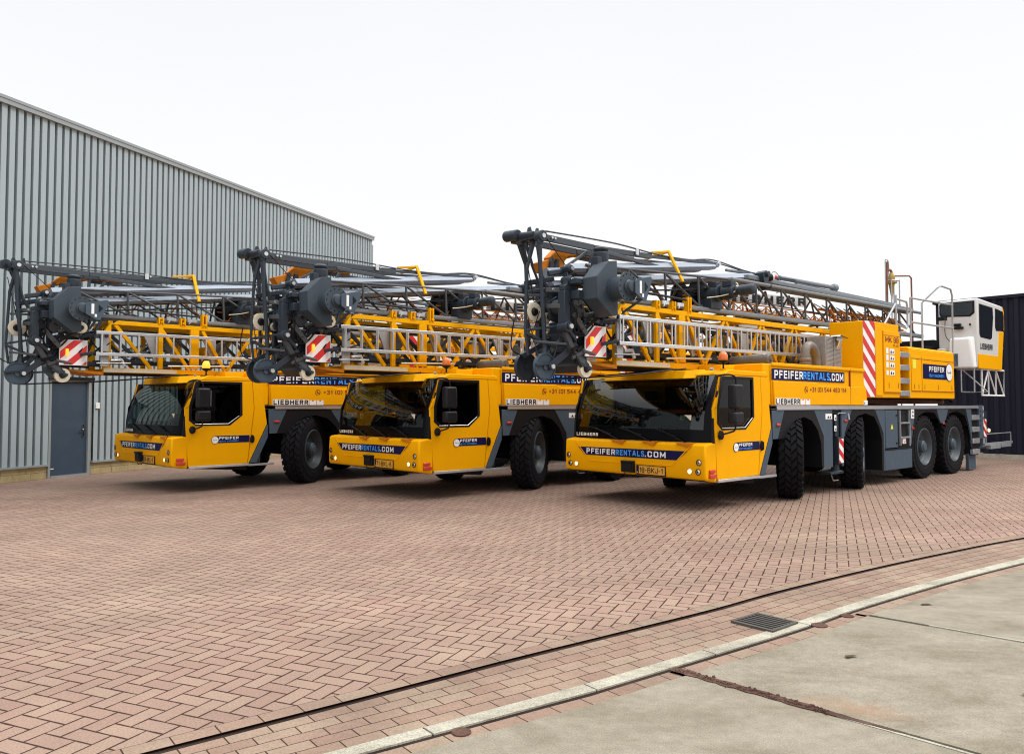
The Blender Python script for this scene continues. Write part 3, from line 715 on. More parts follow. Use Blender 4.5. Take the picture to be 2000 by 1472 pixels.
def badge(parent, cx, cz, r, x1, z0, z1, y, side='L'):
    # round white badge at cx,cz and navy plate up to x1
    xa = min(cx, x1); xb = max(cx, x1)
    pl = decal('sign_panel', 'navy', parent, (xa, y, z0), SIDE_U, SIDE_V, xb - xa, z1 - z0, SIDE_N, .004)
    h_ = z1 - z0
    m_ = MB(); tx = (cx + r * 1.12) if side == 'L' else (xa + (xb - xa) * .22)
    tw = (x1 - cx) * .56 if side == 'L' else (xb - xa) * .58
    text(m_, 'PFEIFER', (tx, y, z0 + h_ * .50), SIDE_U, SIDE_V, tw, h_ * .36, SIDE_N, .007, off=.20); m_.build('white_lettering', 'white', pl, smooth=False)
    m_ = MB(); text(m_, 'HEAVY MACHINERY', (tx, y, z0 + h_ * .14), SIDE_U, SIDE_V, tw, h_ * .2, SIDE_N, .007, off=.17); m_.build('blue_lettering', 'lightblue', pl, smooth=False)
    m_ = MB(); m_.lathe([(y - .012, r * .93), (y - .002, r * .95)], (cx, 0, cz), n=28); ci = m_.build('round_badge', 'white', parent)
    m_ = MB(); m_.lathe([(y - .0095, r), (y - .001, r)], (cx, 0, cz), n=28); m_.build('badge_ring', 'navy', ci)
    m_ = MB(); squiggle(m_, (cx - r * .6, y - .012, cz - r * .15), SIDE_U, SIDE_V, SIDE_N, r * 1.2, r * .35, .003); m_.build('badge_script', 'navy', ci, smooth=False)

def ws(y, z):
    # windshield surface: x for a lateral position and a height
    P = [(1.03, -0.135), (1.35, -0.115), (1.6, -0.07), (1.85, 0.03), (2.02, 0.13), (2.15, 0.225)]
    for (a, b) in zip(P, P[1:]):
        if z <= b[0]: x = a[1] + (b[1] - a[1]) * (z - a[0]) / (b[0] - a[0]); break
    else: x = P[-1][1]
    k = abs(y - 1.5) / 1.5
    return x - 0.05 * (1 - k * k) + (0.06 * max(0, k - .93) / .07)

def crane_cab(root):
    # ---- bumper / front mask
    m_ = MB(); fx = -0.33
    out_ = [(fx + .02, .50), (fx, .56), (fx - .004, .80), (fx + .012, 1.03), (fx + .03, 1.055), (-.12, 1.075), (-.02, 1.06), (-.02, .455)]
    m_.prism(out_, 0.004, 2.996)
    bumper = m_.build('bumper', 'yellow', root, bev=.03, seg=3)
    # raised chevron bridge round the sign
    m_ = MB()
    for (a, b) in (((2.75, 1.035), (2.38, .69)), ((2.38, .69), (0.62, .70)), ((0.62, .70), (0.25, 1.04))):
        m_.bar((fx - .004, a[0], a[1]), (fx - .004, b[0], b[1]), .016, .012, up=(1, 0, 0))
    m_.build('chevron_edge', 'yellow', bumper, bev=.003)
    # three notches for wiper roots
    for yc in (1.67, 1.0, 0.31):
        m_ = MB(); m_.add([(fx - .012, yc + .24, 1.062), (fx - .012, yc - .07, 1.062), (fx - .012, yc - .02, 1.0), (-.2, yc + .24, 1.066), (-.2, yc - .07, 1.066), (-.2, yc - .02, 1.03)],
                          [(0, 1, 2), (0, 3, 4, 1), (0, 2, 5, 3), (1, 4, 5, 2), (3, 5, 4)])
        m_.build('wiper_recess', 'orange', bumper, smooth=False)
    # sign
    sg = decal('name_sign', 'navy', bumper, (fx, 2.67, .79), FRONT_U, (0, 0, 1), 2.34, .14, FRONT_N, .008,
               poly=[(.16, 0), (2.15, 0), (2.34, .15), (0, .135)])
    # lettering must be a part of the bumper panel (third level)
    a = MB(); o_ = Vector((fx, 2.46, .815)); U = Vector(FRONT_U)
    text(a, 'PFEIFER', o_, FRONT_U, (0, 0, 1), .66, .092, FRONT_N, .011, off=.20); a.build('white_lettering', 'white', bumper, smooth=False); a = MB(); text(a, '.COM', o_ + U * 1.30, FRONT_U, (0, 0, 1), .42, .095, FRONT_N, .011, off=.20)
    a.build('white_lettering', 'white', bumper, smooth=False)
    b = MB(); text(b, 'RENTALS', o_ + U * .675, FRONT_U, (0, 0, 1), .61, .093, FRONT_N, .011, off=.20); b.build('blue_lettering', 'lightblue', bumper, smooth=False)
    # lower lip, dark underside
    m_ = MB(); m_.hexa([(fx + .25, .12, .46), (1.2, .12, .36), (1.2, 2.88, .36), (fx + .25, 2.88, .46), (fx + .02, .03, .50), (1.2, .03, .49), (1.2, 2.97, .49), (fx + .02, 2.97, .50)])
    m_.build('underside', 'frame', root, smooth=False)
    # tow box + plate
    m_ = MB(); m_.box(fx - .06, fx + .01, 1.37, 1.63, .545, .735); m_.box(fx - .075, fx - .06, 1.40, 1.60, .60, .70); m_.tube((fx - .07, 1.62, .72), (fx - .07, 1.38, .72), .02, 8)
    m_.path([(fx - .02, 1.6, .55), (fx - .04, 1.55, .50), (fx - .03, 1.4, .49), (fx, 1.36, .52)], .008, 6, smooth=4)
    m_.build('tow_coupling', 'black', root, bev=.008)
    m_ = MB(); m_.box(fx - .016, fx, .745, 1.335, .515, .675); pl = m_.build('licence_plate', 'black', root, smooth=False)
    decal('plate_face', 'plateyellow', pl, (fx, 1.325, .535), FRONT_U, (0, 0, 1), .57, .13, FRONT_N, .018)
    decal('plate_band', 'navy', pl, (fx, 1.325, .535), FRONT_U, (0, 0, 1), .045, .13, FRONT_N, .020)
    m_ = MB(); text(m_, 'NL', (fx, 1.318, .545), FRONT_U, (0, 0, 1), .03, .025, FRONT_N, .023, off=.15); m_.build('plate_country_letters', 'white', pl, smooth=False)
    # lamps
    def lamp(y, z, r, kind):
        h_ = MB(); h_.lathe([(fx - .014, r * 1.12), (fx - .016, r * .95), (fx + .0, r * .93), (fx - .008, r * 1.12)], (0, y, z), axis='x', n=20, caps=False)
        o_ = h_.build('headlight', 'black' if kind != 'fog' else 'chrome', root)
        h_ = MB(); h_.lathe([(fx - .012, r * .9), (fx - .020, r * .5), (fx - .021, .001)], (0, y, z), axis='x', n=20)
        h_.build('lens', 'lamplit' if kind == 'fog' else 'chrome', o_)
        if kind != 'fog':
            h_ = MB(); h_.lathe([(fx - .013, r * .45), (fx - .03, r * .3), (fx - .032, .001)], (0, y, z), axis='x', n=14); h_.build('bulb_cap', 'black' if kind == 'low' else 'darkred', o_)
    for (y, z, k) in ((2.90, .77, 'high'), (2.86, .625, 'low'), (2.71, .62, 'fog'), (.115, .775, 'high'), (.285, .63, 'fog'), (.13, .63, 'low')): lamp(y, z, .043, k)
    for sy, y0 in ((1, 0.0), (-1, 3.0)):
        m_ = MB(); ya, yb = (y0 - .03, y0 + .005) if sy > 0 else (y0 - .005, y0 + .03)
        m_.box(-.24, -.10, ya, yb, .61, .665); m_.box(-.245, -.07, ya - .005, yb + .005, .535, .595)
        m_.build('turn_signal', 'redlens', root, bev=.008)
    # ---- windshield
    zs = [1.07, 1.11, 1.27, 1.4, 1.55, 1.7, 1.85, 1.98, 2.08, 2.13]; ys = [0.012, .06, .17, .5, .9, 1.3, 1.7, 2.1, 2.5, 2.83, 2.93, 2.988]
    m_ = MB(); idx = {}
    for i, y in enumerate(ys):
        for j, z in enumerate(zs): idx[(i, j)] = len(m_.v); m_.v.append((ws(y, z), y, z))
    for i in range(len(ys) - 1):
        for j in range(len(zs) - 1):
            glassy = (2 <= i <= 8) and (2 <= j <= 8)
            m_.f.append((idx[(i, j)], idx[(i, j + 1)], idx[(i + 1, j + 1)], idx[(i + 1, j)])); m_.m.append(0 if glassy else 1)
    wsh = m_.build('windshield', ['glass', 'gloss'], root)
    m_ = MB(); text(m_, 'LIEBHERR', (-.135, 2.88, 1.115), (-.04, -.56, 0), (0, 0, 1), .56, .055, FRONT_N, .016, off=.22); m_.build('windshield_lettering', 'white', wsh, smooth=False)
    m_ = MB(); m_.quad((ws(.4, 1.45) - .006, .62, 1.42), (ws(.4, 1.45) - .006, .40, 1.42), (ws(.4, 1.5) - .006, .40, 1.50), (ws(.4, 1.5) - .006, .62, 1.50)); m_.build('windshield_sticker', 'cream', wsh, smooth=False)
    for (ya, za, yb) in ((2.39, 1.26, 1.76), (1.67, 1.25, 1.09), (.92, 1.25, .41)):
        m_ = MB(); x_ = -.2
        m_.tube((ws(ya, za) - .03, ya, za), (x_ - .02, yb, 1.05), .009, 6); m_.tube((x_ - .02, yb, 1.05), (-.2, yb + .02, 1.02), .02, 8)
        m_.bar((ws(ya, za) - .02, ya + .15, za + .02), (ws(yb, 1.2) - .02, yb + .25, 1.16), .012, .02)
        m_.build('wiper', 'black', root)
    # ---- roof + visor
    m_ = MB()
    ro = [(.215, 2.135), (.22, 2.165), (.34, 2.225), (1.44, 2.215), (1.50, 2.19), (1.50, 2.135)]
    m_.prism(ro, 0.0, 2.62); m_.hexa([(.215, 2.62, 2.135), (1.5, 2.62, 2.135), (1.5, 3.0, 2.135), (.215, 3.0, 2.13), (.30, 2.62, 2.21), (1.46, 2.62, 2.215), (1.46, 2.96, 2.15), (.26, 2.96, 2.15)]); m_.build('roof', 'yellow', root, bev=.022, seg=3)
    m_ = MB()
    top = [(.46, .55, 2.285), (.46, 2.5, 2.285)]
    m_.add([(.42, .50, 2.245), (.42, 2.5, 2.245), (.05, .62, 2.225), (.05, 2.38, 2.225), (.0, .66, 2.085), (.0, 2.34, 2.085), (.16, .5, 2.10), (.16, 2.5, 2.10), (.42, .5, 2.10), (.42, 2.5, 2.10)],
           [(0, 1, 3, 2), (2, 3, 5, 4), (0, 2, 4, 6, 8), (1, 9, 7, 5, 3), (4, 5, 7, 6), (0, 8, 9, 1)])
    vis = m_.build('visor', 'boomyellow', root, bev=.012)
    m_ = MB(); m_.bar((-.01, .62, 2.078), (-.01, 2.38, 2.078), .03, .016); m_.build('visor_seal', 'black', vis)
    m_ = MB(); m_.tube((.2, .2, 2.235), (.2, .26, 2.235), .022, 10); m_.build('marker_lamp', 'alu', root)
    # ---- sides: panels and doors
    win_o = [(.11, 2.115), (1.04, 2.115), (1.055, 1.46), (.80, 1.265), (.12, 1.265), (-.01, 1.37), (-.01, 1.64)]
    win_i = [(.185, 2.075), (1.0, 2.075), (1.01, 1.475), (.785, 1.31), (.15, 1.31), (.045, 1.39), (.045, 1.635)]
    for side in (0, 1):
        ya, yb = (0.0, .05) if side == 0 else (2.95, 3.0)
        m_ = MB()
        dxx = 0.0 if side == 0 else .09; outer = [(.20 + dxx, 2.13), (1.25, 2.13), (1.30, 1.6), (1.17, .505), (-.012, .50), (-.075 + dxx, 1.3), (-.085 + dxx, 1.60)]
        m_.ring(outer, win_o, ya, yb)
        door = m_.build('door', 'yellow', root, bev=.006)
        yo = ya if side == 0 else yb; s_ = -1 if side == 0 else 1
        yi = (.052, .062) if side == 0 else (2.938, 2.948); m_ = MB(); m_.ring([(p[0] + (.02 if p[0] < .3 else 0), p[1]) for p in outer], [(p[0] + (.02 if p[0] < .3 else 0), p[1]) for p in win_o], *yi); m_.build('door_lining', 'seat', door, smooth=False)
        m_ = MB(); m_.ring(win_o, win_i, min(yo + s_ * .008, yo - s_ * .03), max(yo + s_ * .008, yo - s_ * .03)); m_.build('window_frame', 'black', door, bev=.006)
        m_ = MB(); yg = yo - s_ * .015; m_.add([(p[0], yg, p[1]) for p in win_o], [tuple(range(len(win_o)))]); m_.build('window_pane', 'darkglass' if side == 0 else 'glass', door, smooth=False)
        m_ = MB(); m_.path([(.1, yo + s_ * .012, 1.298), (.76, yo + s_ * .012, 1.298), (.98, yo + s_ * .012, 1.45)], .006, 6); m_.build('window_trim', 'alu', door)
        m_ = MB(); m_.lathe([(yo + s_ * .0, .05), (yo + s_ * .03, .045), (yo + s_ * .035, .001)], (0, 0, 0), n=16)
        for i in range(len(m_.v)): m_.v[i] = (m_.v[i][0] * .9 + 1.265, m_.v[i][1], m_.v[i][2] * 1.7 + .985)
        m_.bar((1.27, yo + s_ * .035, .92), (1.27, yo + s_ * .035, 1.05), .022, .02)
        m_.build('handle', 'black', door)
        # rear quarter panel
        m_ = MB(); m_.prism([(1.262, 2.13), (1.46, 2.13), (1.585, 1.28), (1.20, .505), (1.182, .505), (1.312, 1.6)], ya, yb); m_.build('quarter_panel', 'yellow', root, bev=.006)
        m_ = MB(); m_.prism([(1.60, 1.27), (1.61, 1.02), (1.36, .50), (1.21, .50)], ya - .01, yb + .01); m_.build('side_flap', 'panel', root, bev=.01)
        m_ = MB(); m_.box(.0, 1.2, ya - .012, yb + .012, .455, .502); m_.build('door_sill', 'alu', root, bev=.005)
        m_ = MB(); m_.box(1.2, 1.75, ya, yb, .445, .485); m_.build('step_plate', 'galv', root, bev=.004)
    badge(root, .50, .985, .072, 1.21, .925, 1.065, 0.0)
    # pillar
    for (y0, y1) in ((0.012, .05), (2.95, 2.988)):
        m_ = MB(); m_.prism([(-.115, 1.075), (-.10, 1.35), (-.05, 1.62), (.05, 1.88), (.205, 2.125), (.24, 2.125), (-.06, 1.61), (-.07, 1.3), (-.03, 1.06)], y0, y1); m_.build('pillar', 'black', root, bev=.005)
    # interior
    m_ = MB(); m_.box(.0, 1.45, .05, 2.95, .5, .55); m_.box(1.42, 1.47, .05, 2.95, .5, 2.13); m_.box(.24, 1.42, .06, 2.94, 2.09, 2.125); m_.build('cab_interior', 'seat', root, smooth=False)
    m_ = MB(); m_.hexa([(-.08, .1, 1.0), (.28, .1, 1.0), (.28, 2.9, 1.0), (-.08, 2.9, 1.0), (-.07, .12, 1.22), (.22, .12, 1.30), (.22, 2.85, 1.30), (-.07, 2.85, 1.22)])
    for y in (.9, 1.3, 1.7, 2.1, 2.5): m_.box(.0, .10, y, y + .18, 1.265, 1.28)
    m_.build('dashboard', 'dash', root, bev=.02)
    for y in (.75, 2.2):
        m_ = MB(); m_.box(.65, 1.15, y - .22, y + .22, .95, 1.08); m_.box(1.08, 1.2, y - .22, y + .22, 1.05, 1.72); m_.box(1.1, 1.2, y - .13, y + .13, 1.74, 1.92); m_.box(.8, 1.0, y - .1, y + .1, .5, .95)
        m_.build('seat', 'seat', root, bev=.04)
    m_ = MB(); c_ = Vector((.42, .75, 1.42)); pts = [c_ + Vector((math.sin(a) * .1, math.cos(a) * .22, math.sin(a) * -.0 + math.sin(a) * .19)) for a in [2 * math.pi * k / 20 for k in range(21)]]
    m_.path(pts, .015, 6); m_.tube(c_, (.22, .75, 1.2), .03, 8); m_.build('steering_wheel', 'black', root)
    # mirrors
    for side in (0,):
        f = (lambda y: y) if side == 0 else (lambda y: 3.0 - y)
        m_ = MB(); y1, y0 = f(-.30), f(-.16)
        m_.box(.03, .28, min(y0, y1), max(y0, y1), 1.60, 1.98); m_.box(.03, .29, min(y0, y1), max(y0, y1), 1.36, 1.555)
        mi = m_.build('mirror', 'mirrorplastic', root, bev=.035, seg=3)
        m_ = MB(); m_.path([(-.03, f(-.01), 2.10), (.02, f(-.12), 2.13), (.10, f(-.23), 2.11), (.15, f(-.24), 2.0), (.15, f(-.23), 1.6), (.15, f(-.22), 1.30), (.13, f(-.15), 1.24), (.06, f(-.03), 1.20)], .014, 8, smooth=4)
        m_.build('mirror_arm', 'black', mi)
        m_ = MB(); m_.box(.282, .286, min(f(-.28), f(-.18)), max(f(-.28), f(-.18)), 1.64, 1.94); m_.build('mirror_glass', 'mirrorglass', mi, smooth=False)
        m_ = MB(); m_.lathe([(0, .03), (.015, .05), (.05, .045), (.07, .001)], (0, 0, 0), n=14)
        for i in range(len(m_.v)): m_.v[i] = (m_.v[i][0] * 1.2 + .05, f(-m_.v[i][1]), m_.v[i][2] * 1.5 + 1.19)
        m_.build('mirror_foot', 'black', mi)
mat('gloss', (0.003, 0.0035, 0.005), 0.22, spec=0.10)
mat('lattice', (0.055, 0.06, 0.066), 0.5, dirt=0.3, dcol=(0.09, 0.09, 0.09))
mat('mirrorplastic', (0.006, 0.007, 0.010), 0.4, spec=0.3)

def crane_carrier(root):
    # chassis
    m_ = MB(); m_.box(.9, 12.0, .95, 2.05, .78, 1.5); m_.box(1.5, 11.6, .5, 2.5, 1.2, 1.5)
    for x in (2.61, 5.1, 8.27, 10.1): m_.box(x - .15, x + .15, .45, 2.55, .6, .9); m_.tube((x, .4, .72), (x, 2.6, .72), .16, 12)
    m_.box(3.5, 4.6, .15, 2.85, .5, 1.2); m_.box(6.1, 7.3, .12, 2.88, .45, 1.4); m_.box(11.2, 12.1, .1, 2.9, .6, 1.5)
    m_.build('chassis', 'frame', root, bev=.02)
    m_ = MB(); m_.box(1.62, 11.75, 0.02, 2.98, 1.50, 1.572); m_.build('deck', 'frame', root, smooth=False)
    for y0 in (-.012, 2.99):
        m_ = MB(); m_.box(1.76, 11.68, y0, y0 + .022, 1.575, 1.652); m_.box(1.76, 11.68, y0 - .008, y0 + .030, 1.588, 1.602); m_.build('deck_rail', 'alu', root, smooth=False)
    # side boxes
    for side in (0, 1):
        def Y(a, b): return (a, b) if side == 0 else (3.0 - b, 3.0 - a)
        ys = Y(0.0, .93)
        m_ = MB(); m_.hexa([(1.64, ys[0], 1.655), (5.24, ys[0], 1.655), (5.24, ys[1], 1.655), (1.64, ys[1], 1.655), (1.60, ys[0], 2.36), (5.10, ys[0], 2.39), (5.10, ys[1], 2.39), (1.60, ys[1], 2.36)])
        m_.box(1.38, 1.62, *Y(.02, .93), 1.66, 2.365)
        body = m_.build('side_box', 'yellow', root, bev=.02)
        yo = 0 if side == 0 else 3.0; s_ = -1 if side == 0 else 1
        # raised lower shell: stepped outline
        pr = [(1.66, 1.66), (5.22, 1.66), (5.17, 2.02), (3.25, 2.02), (3.10, 2.072), (1.64, 2.072)]
        m_ = MB(); m_.prism(pr, min(yo, yo + s_ * .028), max(yo, yo + s_ * .028)); m_.build('lower_shell', 'yellow', body, bev=.012)
        m_ = MB(); m_.box(1.60, 5.12, min(yo, yo + s_ * .03), max(yo, yo + s_ * .03), 2.325, 2.385); m_.build('top_lip', 'yellow', body, bev=.012)
        m_ = MB(); m_.box(4.48, 4.49, min(yo, yo + s_ * .031), max(yo, yo + s_ * .031), 1.68, 2.38); m_.build('panel_seam', 'inkred', body, smooth=False)
    sb = decal('name_sign', 'navy', root, (1.60, 0, 2.09), SIDE_U, SIDE_V, 2.67, .195, SIDE_N, .012)
    logo_text(sb, (1.68, 0, 2.118), SIDE_U, SIDE_V, 2.53, .14, SIDE_N, .018)
    m_ = MB(); text(m_, '+31 (0) 544 463 114', (2.88, -.028, 1.90), SIDE_U, SIDE_V, 1.42, .085, SIDE_N, .004, off=.15)
    rr = .062; c_ = (2.74, -.034, 1.935)
    for k in range(18):
        a, b = 2 * math.pi * k / 20 - 1.0, 2 * math.pi * (k + 1) / 20 - 1.0
        m_.quad(*[(c_[0] + math.cos(q) * r_, c_[1], c_[2] + math.sin(q) * r_) for q, r_ in ((a, rr), (b, rr), (b, rr * .84), (a, rr * .84))])
    m_.quad((2.705, -.034, 1.96), (2.725, -.034, 1.975), (2.735, -.034, 1.95), (2.72, -.034, 1.94)); m_.quad((2.715, -.034, 1.955), (2.73, -.034, 1.955), (2.755, -.034, 1.915), (2.735, -.034, 1.91)); m_.quad((2.745, -.034, 1.925), (2.765, -.034, 1.935), (2.785, -.034, 1.91), (2.76, -.034, 1.895))
    m_.build('phone_lettering', 'inkred', root, smooth=False)
    mk = decal('maker_sign', 'white', root, (1.69, -.028, 1.665), SIDE_U, SIDE_V, .83, .115, SIDE_N, .003)
    m_ = MB(); text(m_, 'LIEBHERR', (1.705, -.028, 1.675), SIDE_U, SIDE_V, .80, .095, SIDE_N, .006, off=.21); m_.build('maker_lettering', 'black', mk, smooth=False)
    for (a, b) in ((2.54, 2.70), (2.72, 2.88)):
        st = decal('sticker', 'white', root, (a, -.028, 1.665), SIDE_U, SIDE_V, b - a, .10, SIDE_N, .003); decal('sticker_mark', 'red', st, (a + .06, -.028, 1.745), SIDE_U, SIDE_V, .04, .02, SIDE_N, .005)
    st = decal('sticker', 'white', root, (5.04, -.028, 1.665), SIDE_U, SIDE_V, .18, .09, SIDE_N, .003); decal('sticker_mark', 'black', st, (5.07, -.028, 1.68), SIDE_U, SIDE_V, .03, .04, SIDE_N, .005)
    # fender panels
    pan = [('fender_panel', [(1.74, 1.57), (2.03, 1.57), (1.80, 1.08), (1.64, 1.08), (1.62, 1.57)]),
           ('fender_panel', [(3.08, 1.57), (3.78, 1.57), (3.78, .50), (3.43, .50), (3.43, 1.09)]),
           ('fender_panel', [(4.15, 1.57), (4.59, 1.57), (4.27, 1.12), (4.22, .90), (4.22, .50), (4.15, .50)]),
           ('fender_panel', [(5.63, 1.57), (6.09, 1.57), (6.09, .30), (6.01, .30), (6.01, 1.08)]),
           ('fender_panel', [(7.38, 1.57), (7.66, 1.57), (7.52, 1.10), (7.45, .85), (7.38, .72)]),
           ('fender_panel', [(8.92, 1.57), (9.64, 1.57), (9.48, 1.34), (9.36, 1.24), (9.17, 1.24), (9.04, 1.36)]),
           ('fender_panel', [(10.81, 1.57), (11.20, 1.57), (11.20, .60), (11.14, .9), (11.02, 1.15)])]
    arches = [[(2.03, 1.565), (3.08, 1.565), (3.43, 1.09), (3.43, .52), (3.36, .52), (3.34, .95), (3.22, 1.2), (3.0, 1.38), (2.72, 1.45), (2.42, 1.40), (2.2, 1.26), (2.05, 1.08), (1.80, 1.08)],
              [(4.59, 1.565), (5.63, 1.565), (6.01, 1.08), (6.01, .32), (5.94, .32), (5.93, .95), (5.82, 1.2), (5.6, 1.42), (5.2, 1.50), (4.85, 1.45), (4.55, 1.3), (4.30, 1.1), (4.27, 1.12)],
              [(7.66, 1.565), (8.92, 1.565), (9.04, 1.36), (9.0, 1.34), (8.8, 1.48), (8.3, 1.53), (7.85, 1.42), (7.60, 1.15), (7.52, 1.10)],
              [(9.64, 1.565), (10.81, 1.565), (11.02, 1.15), (10.96, 1.13), (10.75, 1.40), (10.2, 1.53), (9.7, 1.46), (9.48, 1.34)]]
    for side in (0, 1):
        for (nm, pts) in pan:
            ya, yb = (0.0, .035) if side == 0 else (2.965, 3.0)
            m_ = MB(); m_.prism(pts, ya, yb); m_.build(nm, 'panel', root, bev=.006)
        for pts in arches:
            ya, yb = (.004, .50) if side == 0 else (2.50, 2.996)
            m_ = MB(); m_.prism(pts, ya, yb); m_.build('wheel_arch', 'black', root, smooth=False)
    # outrigger jack boxes, striped
    def jack(xa, xb, za, zb, foot_z):
        m_ = MB(); m_.box(xa - .03, xb + .22, .05, .5, za + .5, 1.5); m_.box(xa - .02, xb, .0, .22, za - .02, zb + .03)
        m_.tube(((xa + xb) / 2, .12, foot_z + .05), ((xa + xb) / 2, .12, za), .075, 16); m_.lathe([(foot_z + .02, .14), (foot_z + .04, .14), (foot_z + .06, .09)], ((xa + xb) / 2, .12, 0), 'z', 20)
        m_.box(xa - .32, xb, .0, .26, foot_z - .01, foot_z + .03)
        j = m_.build('outrigger_jack', 'grey', root, bev=.008)
        h_ = zb - za; w_ = xb - xa
        decal('reflector_panel', 'white', j, (xa, -.004, za), SIDE_U, SIDE_V, w_, h_, SIDE_N, .002)
        m2 = MB()
        for p in stripes(w_, h_, -.75, .115, .03): m2.add([(xa + q[0], -.009, za + q[1]) for q in p], [tuple(range(len(p)))])
        m2.build('reflector_stripes', 'red', j, smooth=False)
        m2 = MB(); m2.path([(xa - .28, .02, foot_z - .02), (xa - .2, .02, foot_z - .13), (xa, .02, foot_z - .13)], .008, 6); m2.build('jack_handle', 'galv', j)
        return j
    jack(4.02, 4.20, .56, 1.02, .37); jack(12.05, 12.27, .84, 1.30, .56)
    m_ = MB(); m_.path([(3.97, -.01, 1.49), (4.0, -.03, 1.51), (4.24, -.03, 1.51), (4.27, -.01, 1.49)], .009, 6); m_.path([(4.42, -.0, 1.50), (4.42, -.02, 1.38)], .02, 8); m_.build('grab_handle', 'galv', root)
    def stick(x, z, w_, h_, mark='black', k=2):
        s_ = decal('sticker', 'white', root, (x, 0, z), SIDE_U, SIDE_V, w_, h_, SIDE_N, .004)
        m2 = MB()
        for q in range(k):
            zz = z + h_ * (.18 + .8 * q / k); m2.add([(x + w_ * .25, -.007, zz), (x + w_ * .6, -.007, zz), (x + w_ * .42, -.007, zz + h_ / k * .45)], [(0, 1, 2)])
            m2.add([(x + w_ * .68, -.007, zz), (x + w_ * .82, -.007, zz), (x + w_ * .82, -.007, zz + h_ / k * .35), (x + w_ * .68, -.007, zz + h_ / k * .35)], [(0, 1, 2, 3)])
        m2.build('sticker_mark', mark, s_, smooth=False)
    stick(3.50, 1.40, .26, .10, k=1); stick(3.84, 1.37, .09, .11, k=1); stick(3.84, 1.17, .09, .10, k=1); stick(7.42, 1.37, .17, .21); stick(11.76, 1.0, .13, .62, k=4); stick(12.0, 1.22, .07, .42, k=2)
    for (x, z) in ((1.80, 1.325), (4.30, 1.36), (7.50, 1.155), (9.30, 1.235)):
        m_ = MB(); m_.box(x - .06, x + .06, -.025, 0, z - .022, z + .022); m_.build('side_marker', 'redlens', root, bev=.008)
    # tool cabinets + ladder
    m_ = MB(); m_.box(6.10, 6.70, -.01, .5, .76, 1.555); cb = m_.build('tool_cabinet', 'panel', root, bev=.012)
    for z in (1.43, .84): m_ = MB(); m_.box(6.60, 6.66, -.025, -.01, z, z + .03); m_.build('latch', 'black', cb)
    decal('warning_triangle', 'signyellow', cb, (6.33, -.01, 1.16), SIDE_U, SIDE_V, .13, .1, SIDE_N, .004, poly=[(0, 0), (.13, 0), (.065, .11)])
    m_ = MB(); m_.box(6.04, 7.43, -.012, .5, .30, .715); cb = m_.build('storage_box', 'panel', root, bev=.012)
    m_ = MB(); m_.box(6.06, 7.3, -.02, 0, .722, .745); m_.build('box_lip', 'black', cb)
    m_ = MB(); m_.box(6.74, 7.36, .03, .3, .74, 1.5); m_.build('ladder_recess', 'frame', root, smooth=False)
    m_ = MB()
    m_.bar((6.78, -.02, 1.55), (6.80, -.02, .80), .03); m_.bar((7.27, -.02, 1.55), (7.30, -.02, .78), .03)
    for z in (1.28, .97): m_.bar((6.79, -.02, z), (7.28, -.02, z), .03, .035)
    m_.build('access_ladder', 'alu', root)
    stick(6.95, .83, .18, .11, mark='red', k=1)
    # rear steps
    m_ = MB(); m_.box(11.21, 11.68, .02, .25, .40, 1.57); st = m_.build('rear_steps', 'black', root, smooth=False)
    for z in (1.29, .99, .70, .43):
        m_ = MB(); m_.box(11.20, 11.68, -.03, .05, z, z + .12); m_.build('tread', 'alu', st, bev=.006)
    m_ = MB(); m_.box(11.75, 12.04, -.005, .2, .80, 1.66); m_.box(11.2, 11.7, .08, .16, .03, .44); m_.build('rear_post', 'panel', root, bev=.01)
    # rear tow frame with light bar
    m_ = MB(); m_.box(12.30, 14.6, .05, .12, .60, .66); m_.box(12.1, 12.5, .1, 2.9, .62, .8); m_.box(12.7, 13.5, .03, .14, .50, .60); m_.box(13.6, 14.4, .03, .14, .52, .60)
    m_.path([(12.5, .08, .66), (12.5, .08, .90), (14.55, .08, .90), (14.55, .08, .64)], .012, 6)
    m_.build('tow_frame', 'galv', root)
    m_ = MB(); m_.lathe([(0, .05), (-.04, .045), (-.05, .001)], (12.58, .05, 1.0), n=14); m_.build('tail_lamp', 'lamplit', root)
    # exhaust + tank
    m_ = MB(); prof = [(.16, .001), (.16, .085), (.18, .10), (.92, .10), (.94, .085), (.94, .001)]
    m_.lathe(prof, (1.87, 0, 2.445), n=24); m_.lathe([(.13, .03), (.165, .03)], (1.87, 0, 2.445), n=10); m_.lathe([(.36, .103), (.38, .103)], (1.87, 0, 2.445), n=24); m_.lathe([(.72, .103), (.74, .103)], (1.87, 0, 2.445), n=24)
    tk = m_.build('air_tank', 'tank', root)
    m_ = MB(); m_.box(1.84, 1.92, .28, .50, 2.543, 2.556); m_.build('tank_plate', 'white', tk, smooth=False)
    muffler(root)

